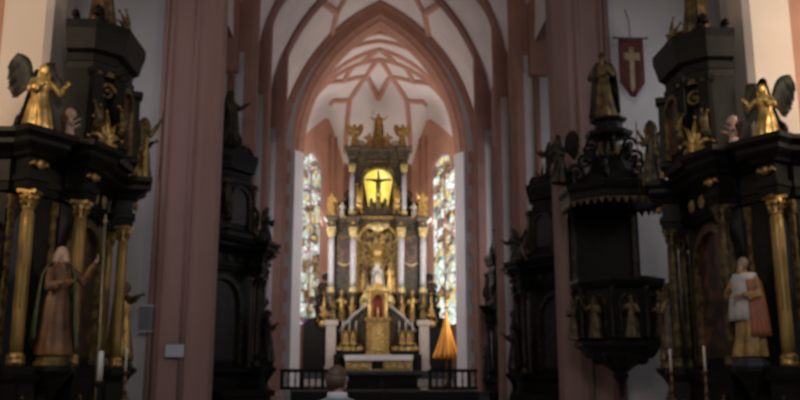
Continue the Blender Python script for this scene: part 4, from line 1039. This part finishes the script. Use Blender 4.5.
# mensa with gold front and white linen
YM = 53.0
def mz(py): return az(py, YM)
def mx(px): return (px-377.5)/16.2
ms = thing('altar_table', 'altar table with gilded front panel before the high altar', 'altar table', (0, 53.5, PLAT))
MB().box(mx(346), mx(411), -.5, .42, 0, mz(358)-PLAT).build('table_body', M['black'], ms)
MB().box(mx(344), mx(413), -.58, .45, mz(358)-PLAT, mz(355.5)-PLAT).build('table_slab', M['marble'], ms)
mb = MB().box(mx(346), mx(411.5), -.54, -.50, mz(371)-PLAT, mz(358.5)-PLAT)
an = mb.build('antependium', M['goldpale'], ms)
for i in range(9):
    x = mx(350)+i*(mx(407)-mx(350))/8
    if abs(x) > .4: MB().merge(acanthus((x, -.55, mz(369.5)-PLAT), .3, .5, seed=i)).build('antependium_carving', M['goldb'], an)
MB().box(mx(371.5), mx(383), -.57, -.54, mz(369)-PLAT, mz(361)-PLAT).build('dark_panel', M['black'], an)
for sd in (-1, 1): MB().box(min(mx(377.5+sd*36.5), mx(377.5+sd*43.5)), max(mx(377.5+sd*36.5), mx(377.5+sd*43.5)), -.45, .4, 0, mz(354)-PLAT).build('side_block', M['black'], ms, bevel=.03)
cl = MB().box(mx(345.3), mx(411.7), -.665, .40, 0, .03).box(mx(345.3), mx(411.7), -.68, -.665, -.27, .03)
for i in range(26): cl.prism([(mx(345.3)+i*.155, -.27), (mx(345.3)+i*.155+.155, -.27), (mx(345.3)+i*.155+.077, -.33)], -.678, -.667)
o = cl.build('altar_cloth', M['cloth']); o.location = (0, 53.5, mz(355.5)+.003); tag(o, 'white linen cloth with scalloped edge on the high altar table', 'cloth')
# dark round-topped doors each side of the altar
for sd, lab in ((-1, 'left'), (1, 'right')):
    c = sd*4.03; w = .62
    dr = thing('altar_door', 'dark round topped doorway screen on the %s of the high altar' % lab, 'door', (c, 55.72, PLAT))
    top = hz(328)-PLAT
    MB().ring([(-w-.1,0)]+round_pts(w+.1, top, 12)+[(w+.1,0)], [(-w,0)]+round_pts(w, top, 12)+[(w,0)], -.08, .1).build('door_frame', M['black2'], dr)
    lf = MB().prism([(-w,0)]+round_pts(w, top, 12)+[(w,0)], .0, .06).build('door_leaf', M['black'], dr)
    mb = MB()
    for z0, z1 in ((.2, 1.1), (1.25, top-.1)): mb.ring([(-.42,z0),(-.42,z1),(.42,z1),(.42,z0),(-.42,z0)], [(-.36,z0+.06),(-.36,z1-.06),(.36,z1-.06),(.36,z0+.06),(-.36,z0+.06)], -.03, .0)
    mb.build('door_moulding', M['black2'], lf); MB().ell((-sd*.48,-.04,1.15), .05, 8, 6).build('door_knob', M['golddim'], lf)
# ================================================================ PULPIT
PX, PY = 6.02, 22.55
PU = thing('pulpit', 'black octagonal pulpit with gilt figures and canopy hanging on the right pink pier', 'pulpit', (PX, PY, 0), PI/8)
zb0, zb1 = 2.35, 4.05
oct_ = lambda r: [(r*math.cos(2*PI*i/8), r*math.sin(2*PI*i/8)) for i in range(8)]
mb = MB().lathe([(0,zb0-.05),(1.05,zb0-.05),(1.18,zb0+.04),(1.18,zb0+.14),(1.05,zb0+.2),(1.05,zb1-.25),(1.16,zb1-.18),(1.24,zb1-.05),(1.24,zb1+.06),(1.08,zb1+.06),(1.0,zb1-.2),(.98,zb0+.25),(0,zb0+.25)], n=8, smooth=False)
body = mb.build('parapet', M['black'], PU)
mb = MB().lathe([(0,1.26),(.05,1.26),(.10,1.34),(.06,1.42),(.12,1.5),(.22,1.62),(.16,1.7),(.34,1.84),(.62,1.99),(.90,2.14),(1.0,2.3),(0,2.3)], n=8, smooth=False)
for i in range(8):
    t = 2*PI*(i+.5)/8; mb.merge(scroll((0,0,0), .22, 1, .06), Matrix.Rotation(t, 4, 'Z') @ Matrix.Translation((.62,0,2.08)))
mb.build('hanging_base', M['black2'], PU)
mb = MB().ell((0,0,1.20), (.07,.07,.10), 10, 8); mb.build('drop_finial', M['black2'], PU)
for i in range(8):
    t = 2*PI*i/8
    c = MB().lathe([(0,0),(.085,0),(.085,.08),(.055,.12),(.06,.7),(.05,1.12),(.085,1.24),(.085,1.3),(0,1.3)], n=10).build('corner_column', M['black2'], PU)
    c.location = (1.14*math.cos(t), 1.14*math.sin(t), zb0+.2)
    t2 = t+PI/8; r = 1.05*math.cos(PI/8)
    mm = Matrix.Rotation(t2+PI/2, 4, 'Z') @ Matrix.Translation((0,-r,0))
    p = MB().ring([(-.24,zb0+.35)]+round_pts(.24, zb0+1.1, 8)+[(.24,zb0+.35)], [(-.2,zb0+.35)]+round_pts(.2, zb0+1.1, 8)+[(.2,zb0+.35)], -.06, .0).xf(mm).build('panel_frame', M['darkgilt'], PU)
# small evangelist figures standing at the parapet panels that face the nave
for k, deg in enumerate((180, 225, 270, 315)):
    t = math.radians(deg); r = 1.05*math.cos(PI/8)+.19
    statue('pulpit_figure', ['small dim gilt figure on the nave side of the pulpit', 'small dim gilt figure on the left front panel of the pulpit', 'small dim gilt figure on the middle front panel of the pulpit', 'small dim gilt figure on the right front panel of the pulpit'][k],
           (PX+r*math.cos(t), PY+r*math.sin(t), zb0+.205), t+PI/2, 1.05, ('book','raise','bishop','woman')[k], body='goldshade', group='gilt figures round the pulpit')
# back board and canopy
MB().box(-1.0,1.0,-.08,.0,zb1+.06,6.15).xf(Matrix.Rotation(-PI/8, 4, 'Z') @ Matrix.Translation((0,1.1,0))).build('back_board', M['black'], PU)
for q in (-.85, .85): MB().box(q-.06,q+.06,-.13,-.08,zb1+.1,6.1).xf(Matrix.Rotation(-PI/8, 4, 'Z') @ Matrix.Translation((0,1.1,0))).build('back_pilaster', M['darkgilt'], PU)
cz = 6.12
can = MB().lathe([(0,cz+.02),(1.25,cz+.02),(1.3,cz-.02),(1.38,cz+.06),(1.38,cz+.2),(1.46,cz+.3),(1.5,cz+.42),(1.3,cz+.5),(1.05,cz+.55),(.9,cz+.75),(.62,cz+.95),(.5,cz+1.2),(.42,cz+1.3),(0,cz+1.3)], n=8, smooth=False).build('canopy', M['black'], PU)
mb = MB()
P8 = oct_(1.36)
for i in range(8):
    a, b = Vector((*P8[i], 0)), Vector((*P8[(i+1) % 8], 0)); d = (b-a); l = d.length; mm = Matrix.Translation(a) @ Matrix.Rotation(math.atan2(d.y, d.x), 4, 'Z')
    for k in range(5): mb.prism([(l*k/5, cz+.02), (l*(k+.5)/5, cz-.16), (l*(k+1)/5, cz+.02)], -.02, .02, m=mm)
mb.build('lambrequin', M['goldshade'], can)
for i in range(8):
    t = 2*PI*i/8; MB().merge(scroll((0,0,0), .26, 1, .07), Matrix.Rotation(t, 4, 'Z') @ Matrix.Translation((1.1,0,cz+.78))).build('canopy_scroll', M['black2'], can)
    MB().merge(scroll((0,0,0), .22, -1, .06), Matrix.Rotation(t, 4, 'Z') @ Matrix.Translation((.68,0,cz+1.28))).build('canopy_scroll', M['black2'], can)
mb = MB().lathe([(0,cz+1.3),(.3,cz+1.3),(.22,cz+1.45),(.2,cz+1.75),(.32,cz+1.85),(.62,cz+1.92),(.66,cz+2.02),(.4,cz+2.1),(.36,cz+2.3),(.5,cz+2.36),(.5,cz+2.42),(0,cz+2.42)], n=8, smooth=False)
for i in range(6):
    t = 2*PI*i/6; mb.merge(scroll((0,0,0), .2, 1, .05), Matrix.Rotation(t, 4, 'Z') @ Matrix.Translation((.55,0,cz+1.62)))
mb.build('canopy_pedestal', M['black2'], can)
mb = MB()
for i in range(8):
    t = 2*PI*i/8; mb.merge(acanthus((0,-.24,cz+1.35), .14, .4, Matrix.Rotation(t, 4, 'Z'), seed=i, n=3))
mb.build('pedestal_leaf', M['golddim'], can)
statue('saint_statue', 'dark haired gilt saint standing on top of the pulpit canopy', (PX-.08, PY, cz+2.425), -.5, 1.95, 'book', body='golddim', cloak=2, cloakm='darkgilt', book=True, group='crowning saints')
statue('angel_statue', 'dark angel with raised wings on the left edge of the pulpit canopy', (PX+1.45*math.cos(math.radians(187)), PY+1.45*math.sin(math.radians(187)), cz+.56), -.9, 1.45, 'kneel', body='darkgilt', wings=.95, wingm='black2', wrot=.8, group='pulpit canopy figures')
for k, (deg, lab) in enumerate(((315, 'right'),)):
    t = math.radians(deg); putto('small dark cherub sitting on the %s edge of the pulpit canopy' % lab, (PX+1.22*math.cos(t), PY+1.22*math.sin(t), cz+.56), t+PI/2, .55, 'darkgilt', 'darkgilt', None)
# bracket fixing to the pier
MB().box(-.5,.5,.9,1.34,2.3,zb1).xf(Matrix.Rotation(-PI/8, 4, 'Z')).build('wall_bracket', M['black'], PU)

# ================================================================ BANNER
by = 23.62
bx, bzt, bzb = ax(631.5, by, 60), az(39, by, 631), az(97, by, 631)
B = thing('church_banner', 'dark wine red pointed banner with ochre cross hanging on the right pier', 'banner', (bx, by, bzb))
Hh = bzt-bzb; w = .37
rows = []
for i in range(13):
    z = Hh*(1-i/12); hw = w if i < 9 else w*(12.6-i)/3.6
    rows.append([(-hw+2*hw*j/12, .03*math.sin(j*1.1+.3)*i/12, z) for j in range(13)])
clo = solid(sheet(rows).build('cloth', M['banner'], B, recalc=False), .012)
rows = lambda x0, x1, z0, z1: [[(x0+(x1-x0)*j/6, .03*math.sin((x0+(x1-x0)*j/6+w)/(2*w)*12*1.1+.3)*(1-z0/Hh-(z1-z0)/Hh*i/6)-.014, z0+(z1-z0)*i/6) for j in range(7)] for i in range(7)]
e = sheet(rows(-.075,.075,.18,Hh*.86)); e.merge(sheet(rows(-.24,.24,Hh*.63,Hh*.76)))
solid(e.build('cross_emblem', M['bannergold'], clo, recalc=False), .008)
MB().tube([(-.46,0,Hh+.03),(.46,0,Hh+.03)], .022, 8).ell((-.48,0,Hh+.03), .04, 8, 6).ell((.48,0,Hh+.03), .04, 8, 6).build('cross_bar', M['iron'], B)
MB().tube([(-.0,0,Hh+.05),(0,.05,Hh+.6),(0,.37,Hh+1.1)], .012, 6).build('hanger', M['iron'], B)

# ================================================================ THINGS ON THE LEFT PIER
def on_pier(px0, px1, py0, py1, Y):
    return ax(px0, Y, (py0+py1)/2), ax(px1, Y, (py0+py1)/2), az(py1, Y, px0), az(py0, Y, px0)
x0, x1, z0, z1 = on_pier(165, 185, 343.5, 357.5, 23.9)
n = thing('notice_board', 'small white notice sheet in a thin frame on the left pink pier', 'notice', ((x0+x1)/2, 23.88, z0))
hw, hh = (x1-x0)/2, z1-z0
MB().box(-hw,hw,-.02,.005,0,hh).build('sheet', M['paper'], n)
MB().ring([(-hw,0),(-hw,hh),(hw,hh),(hw,0),(-hw,0)], [(-hw+.02,.02),(-hw+.02,hh-.02),(hw-.02,hh-.02),(hw-.02,.02),(-hw+.02,.02)], -.03, .005).build('frame', M['bluebox'], n)
x0, x1, z0, z1 = on_pier(139.5, 153.5, 307, 331, 23.9)
n = thing('grey_board', 'slate grey hymn board hung at the edge of the left pink pier', 'board', ((x0+x1)/2, 23.87, z0))
hw, hh = (x1-x0)/2, z1-z0
MB().box(-hw,hw,-.05,.02,0,hh).build('panel', M['bluebox'], n, bevel=.015)
MB().box(-hw-.03,hw+.03,-.07,.02,hh,hh+.05).box(-hw-.02,hw+.02,-.08,.02,-.03,0).build('rail', M['plaster'], n)

# ================================================================ UMBRELLA OF THE BASILICA
ux, uy = ax(446, 50.2), 50.2
U = thing('ceremonial_umbrella', 'half folded red and yellow striped umbrella on a gilt pole right of the high altar', 'umbrella', (ux, uy, .9))
zt, zb = az(313, uy)-.9, az(358, uy)-.9
rows = []
for i in range(11):
    u = i/10; r = []
    for j in range(65):
        t = 2*PI*j/64; rr = (.05+.66*u**1.25)*(1+.16*u*math.cos(8*t)); r.append((rr*math.cos(t), rr*math.sin(t), zt+(zb-zt)*u+.06*math.cos(8*t)*(u > .95)))
    rows.append(r)
o = sheet(rows).build('silk_canopy', M['silk'], U, recalc=False); solid(o, .01)
MB().tube([(0,0,.12),(0,0,zt+.35)], .035, 8).build('pole', M['gold'], U)
MB().lathe([(0,0),(.4,0),(.4,.06),(.12,.14),(.06,.3),(0,.3)], n=14).build('foot', M['iron'], U)
MB().ell((0,0,zt+.42), .11, 10, 8).box(-.02,.02,-.02,.02,zt+.5,zt+.8).box(-.1,.1,-.02,.02,zt+.62,zt+.67).build('finial', M['goldb'], U)

# ================================================================ COMMUNION RAIL, FRONT ALTAR, PEWS
def rail(x0, x1, lab):
    y = 45.4; z = .9; zt = az(369, y)
    r = thing('communion_rail', lab, 'rail', ((x0+x1)/2, y, z), group=None)
    L = (x1-x0)/2; h = zt-z
    MB().box(-L,L,-.14,.14,h-.12,h).box(-L,L,-.10,.10,h-.17,h-.12).build('top_rail', M['black'], r)
    MB().box(-L,L,-.10,.10,0,.16).build('bottom_rail', M['black'], r)
    nb = max(4, round(2*L/.36))
    for i in range(nb+1):
        x = -L+.1+(2*L-.2)*i/nb
        if i % 3 == 0: MB().box(x-.09,x+.09,-.12,.12,.1,h-.1).build('post', M['black'], r)
        else: MB().lathe([(0,.14),(.05,.14),(.05,.2),(.035,.26),(.06,.45),(.03,.68),(.05,.8),(.05,h-.15),(0,h-.15)], (x, 0), 8).build('baluster', M['black2'], r)
    return r
rail(-5.1, -2.1, 'dark wooden communion rail with balusters on the left of the front altar')
rail(2.55, 5.1, 'dark wooden communion rail with balusters on the right of the front altar')
fa = thing('front_altar', 'plain dark wooden front altar standing before the chancel steps of the high altar', 'altar table', (0.0, 46.6, .9))
zf = az(374, 46.2)-.9
MB().box(-2.0,2.3,-.5,.5,zf-.14,zf).build('table_top', M['black'], fa, bevel=.02)
MB().box(-1.75,2.05,-.38,.38,.12,zf-.14).build('table_body', M['black'], fa)
MB().box(-1.9,2.2,-.46,.46,0,.12).build('table_foot', M['black'], fa)
for x in (-1.6, -.35, .65, 1.9): MB().box(x-.09,x+.09,-.43,-.36,.12,zf-.14).build('pilaster', M['black2'], fa)
mb = MB().box(-.03,.03,-.40,-.37,.3,zf-.25).box(-.16,.16,-.40,-.37,zf-.55,zf-.48); mb.xf(Matrix.Translation((.15,0,0))).build('cross_relief', M['darkgilt'], fa)
def pew():
    r = thing('church_pew', '', 'pew', (0,0,0), group='dark pews before the chancel')
    MB().box(-1.75,1.75,-.42,.0,.43,.47).build('seat', M['pew'], r, bevel=.01)
    MB().prism([(.0,.42),(.05,.42),(.16,1.0),(.10,1.0)], -1.75, 1.75, m=Matrix.Rotation(PI/2, 4, 'Z') @ Matrix.Scale(-1, 4, (1,0,0))).build('backrest', M['pew'], r)
    MB().box(-1.78,1.78,-.20,-.08,.98,1.03).build('back_cap', M['pew'], r, bevel=.01)
    for q in (-1, 1):
        MB().prism([(-.5,0),(.25,0),(.25,.55),(.18,.62),(.22,.9),(.12,1.10),(-.02,1.06),(-.10,.75),(-.40,.66),(-.5,.5)], -.035, .035, m=Matrix.Translation((q*1.79,-.05,0)) @ Matrix.Rotation(-PI/2, 4, 'Z')).build('pew_end', M['pew'], r)
    return r
p0 = pew(); k = 0
for j, y in enumerate((34.4, 35.6, 36.8, 38.0)):
    for sd, x in ((-1, -1.72), (1, 1.93)):
        o = p0 if k == 0 else copy_tree(p0); k += 1
        put(o, (x, y, 0), 0, 1.0, ('nearest','second','third','farthest')[j]+' dark pew of the %s block before the chancel rail' % ('left' if sd < 0 else 'right'), 'dark pews before the chancel', 'pew')

# ================================================================ THE VISITOR
hy = 8.4
hxp = ax(337.5, hy, 380)
PZ = az(366.5, hy, 338)
P = thing('person', 'person with short brown hair in a teal top with white collar, standing seen from behind', 'person', (hxp, hy, 0), 0)
S = PZ/1.0
def sc(v): return (v[0]*S, v[1]*S, v[2]*S)
mb = MB()
def tube(pts, r, n=12): mb.tube([sc(p) for p in pts], [a*S for a in r], n)
def lofty(rows, target):
    n = 24; vs = []; fs = []
    for z, rx, ry, cy in rows:
        for j in range(n):
            t = 2*PI*j/n; vs.append(sc((rx*math.copysign(abs(math.cos(t))**.85, math.cos(t)), cy+ry*math.copysign(abs(math.sin(t))**.9, math.sin(t)), z)))
    m = len(rows)
    for i in range(m-1):
        for j in range(n): fs.append((i*n+j, i*n+(j+1) % n, (i+1)*n+(j+1) % n, (i+1)*n+j))
    fs += [tuple(range(n-1,-1,-1)), tuple((m-1)*n+j for j in range(n))]
    target.add(vs, fs, True)
# faces +y (towards the altar); the head turned a little to the right
TORSO = [(.47,.095,.065,0),(.52,.100,.068,.0),(.58,.088,.060,.004),(.64,.090,.060,.006),(.70,.102,.066,.004),(.76,.115,.066,.0),(.80,.112,.058,-.004),(.822,.085,.046,-.006),(.838,.05,.036,-.006)]
lofty(TORSO, mb)
tube([(0,-.008,.82),(0,0,.86),(.004,.006,.885)], [.036,.031,.031])
Ht = Matrix.Rotation(-.95, 4, 'Z')
def hd(v): 
    p = Ht @ Vector((v[0], v[1], 0)); return ((p.x+.004)*S, (p.y+.008)*S, v[2]*S)
mb.ell(hd((0,0,.935)), (.043*S,.054*S,.063*S), 18, 14, Ht)
mb.ell(hd((0,.018,.895)), (.032*S,.036*S,.028*S), 12, 10, Ht)
mb.ell(hd((0,.056,.922)), (.007*S,.013*S,.014*S), 8, 6, Ht)
for q in (-1, 1): mb.ell(hd((q*.044,-.002,.925)), (.006*S,.012*S,.018*S), 8, 6, Ht)
HANDS = []
for q in (-1, 1):
    tube([(q*.108,-.004,.795),(q*.138,-.008,.72),(q*.148,-.002,.62),(q*.150,.025,.52),(q*.148,.04,.475)], [.034,.031,.026,.022,.016])
    tube([(q*.048,0,.50),(q*.055,.004,.38),(q*.055,.0,.27),(q*.056,-.006,.16),(q*.056,-.004,.04)], [.058,.050,.036,.031,.022])
    mb.ell(sc((q*.056,.03,.018)), (.026*S,.062*S,.018*S), 12, 8)
    HANDS.append((q, sc((q*.148,.042,.475))))
sk = me2mb(fuse(mb, .011, 3))
for q, p in HANDS: hand(sk, p, (0,.25,-1), (q,0,.1), S*1.05)
sk.build('body', M['skin'], P, recalc=False)
for q in (-1, 1):
    MB().ell(hd((q*.018,.0475,.938)), (.0085*S,.006*S,.0055*S), 10, 8, Ht).build('eye', M['collar'], P)
MB().ell(hd((0,.0505,.897)), (.014*S,.005*S,.004*S), 10, 6, Ht).build('mouth', M['lips'], P)
hr = MB(); hr.ell(hd((0,-.010,.948)), (.051*S,.057*S,.062*S), 18, 14, Ht); hr.ell(hd((0,-.026,.915)), (.045*S,.040*S,.046*S), 16, 12, Ht)
for i in range(34):
    a = -PI/2+(i/33-.5)*3.6; r0 = (.049, .056)
    hr.tube([hd((r0[0]*math.cos(a), -.008+r0[1]*math.sin(a), .955)), hd((r0[0]*1.05*math.cos(a+.08), -.010+r0[1]*1.02*math.sin(a+.08), .92)), hd((r0[0]*.92*math.cos(a+.1), -.012+r0[1]*.9*math.sin(a+.1), .882+.012*((i*7) % 3)))], [.007*S,.008*S,.003*S], 5)
hr.build('hair', M['hair'], P)
mb = MB(); lofty([(z, rx+.008, ry+.008, cy) for z, rx, ry, cy in TORSO[:-1]]+[(.832,.058,.042,-.006)], mb)
for q in (-1, 1): tube([(q*.100,-.004,.800),(q*.138,-.008,.72),(q*.148,-.003,.64)], [.041,.039,.036])
link('shirt', fuse(mb, .012, 3), M['teal'], P)
mb = MB().lathe([(.058,.818),(.056,.85),(.050,.862),(.044,.858),(.046,.83),(.058,.818)], n=20, sy=.8).xf(Matrix.Scale(S, 4)); mb.build('collar', M['collar'], P).location = (0,-.006*S,0)
mb = MB(); lofty([(.44,.098,.07,0),(.50,.103,.072,0),(.545,.098,.070,0)], mb)
for q in (-1, 1): tube([(q*.047,0,.50),(q*.056,.004,.38),(q*.056,.0,.27),(q*.057,-.004,.16),(q*.057,-.004,.05)], [.066,.058,.046,.042,.040])
link('trousers', fuse(mb, .012, 3), M['trouser'], P)
for q in (-1, 1):
    MB().ell(sc((q*.057,.028,.022)), (.032*S,.074*S,.022*S), 14, 10).box((q*.057-.03)*S, (q*.057+.03)*S, -.04*S, .095*S, 0, .010*S).build('shoe', M['shoe'], P)
# ================================================================ CAMERA AND LIGHT
cd = bpy.data.cameras.new('camera'); cam = bpy.data.objects.new('camera', cd); COL.objects.link(cam)
cd.sensor_width = 36; cd.lens = 36*F/800; cd.clip_end = 200
cam.matrix_world = Matrix((( RGT.x, UPV.x, -FWD.x, CAM.x), (RGT.y, UPV.y, -FWD.y, CAM.y), (RGT.z, UPV.z, -FWD.z, CAM.z), (0,0,0,1)))
bpy.context.scene.camera = cam
if DOF:
    cd.dof.use_dof = True; cd.dof.focus_distance = 2.0; cd.dof.aperture_fstop = DOF
def area(name, loc, target, sx, sy, e, col=(1,1,1)):
    l = bpy.data.lights.new(name, 'AREA'); l.shape = 'RECTANGLE'; l.size = sx; l.size_y = sy; l.energy = e; l.color = col
    o = bpy.data.objects.new(name, l); COL.objects.link(o); o.location = loc
    o.rotation_euler = (Vector(target)-Vector(loc)).to_track_quat('-Z', 'Y').to_euler(); return o
w = bpy.data.worlds.new('world'); bpy.context.scene.world = w; w.use_nodes = True
w.node_tree.nodes['Background'].inputs['Color'].default_value = (.75,.82,1,1)
w.node_tree.nodes['Background'].inputs['Strength'].default_value = .10
# choir windows and an added low fill
for sd in (-1, 1):
    area('choir_window_light', (sd*5.3, 50.9, 11.2), (0, 53, 14.5), 3.2, 8, 950, (1,.93,.87))
    area('choir_low_fill', (sd*5.2, 50.2, 6.5), (0, 54.5, 4.5), 2.2, 4, 230, (1,.95,.9))  # added to brighten the lower high altar; no window stands here
    area('apse_window_light', (sd*4.0, 57.2, 11), (0, 54, 13), 2, 6, 420, (1,.97,.92))
    for y in (21.0, 28.2, 34.6, 39.7, 45.4):
        area('aisle_window_light', (sd*10.8, y, 7.5), (0, y+2.5, 3), 3.5, 7, (95 if sd < 0 else 165)*{34.6: 1.1, 39.7: 3.6}.get(y, 1), (.95,.95,1))
area('west_front_fill', (0, -4, 13), (0, 45, 4.5), 5, 6, 900, (1,.93,.86))  # unseen frontal fill added behind the camera for the whole interior
area('north_pier_fill', (-9.3, 10.5, 7.5), (-6.6, 17, 8.5), 1.5, 3, 210, (1,.72,.45))  # unseen warm fill added for the near left pier and gilt angel
area('south_pier_fill', (10.2, 12.5, 8), (7.2, 16.5, 8.5), 1.5, 3, 260, (1,.80,.60))  # its counterpart on the right, also added and unseen
sc = bpy.context.scene
sc.view_settings.view_transform = 'Standard'; sc.view_settings.look = 'None'; sc.view_settings.exposure = 0; sc.view_settings.gamma = 1
sc.cycles.max_bounces = 6; sc.cycles.diffuse_bounces = 3; sc.cycles.use_denoising = True
sc.cycles.sample_clamp_indirect = 4
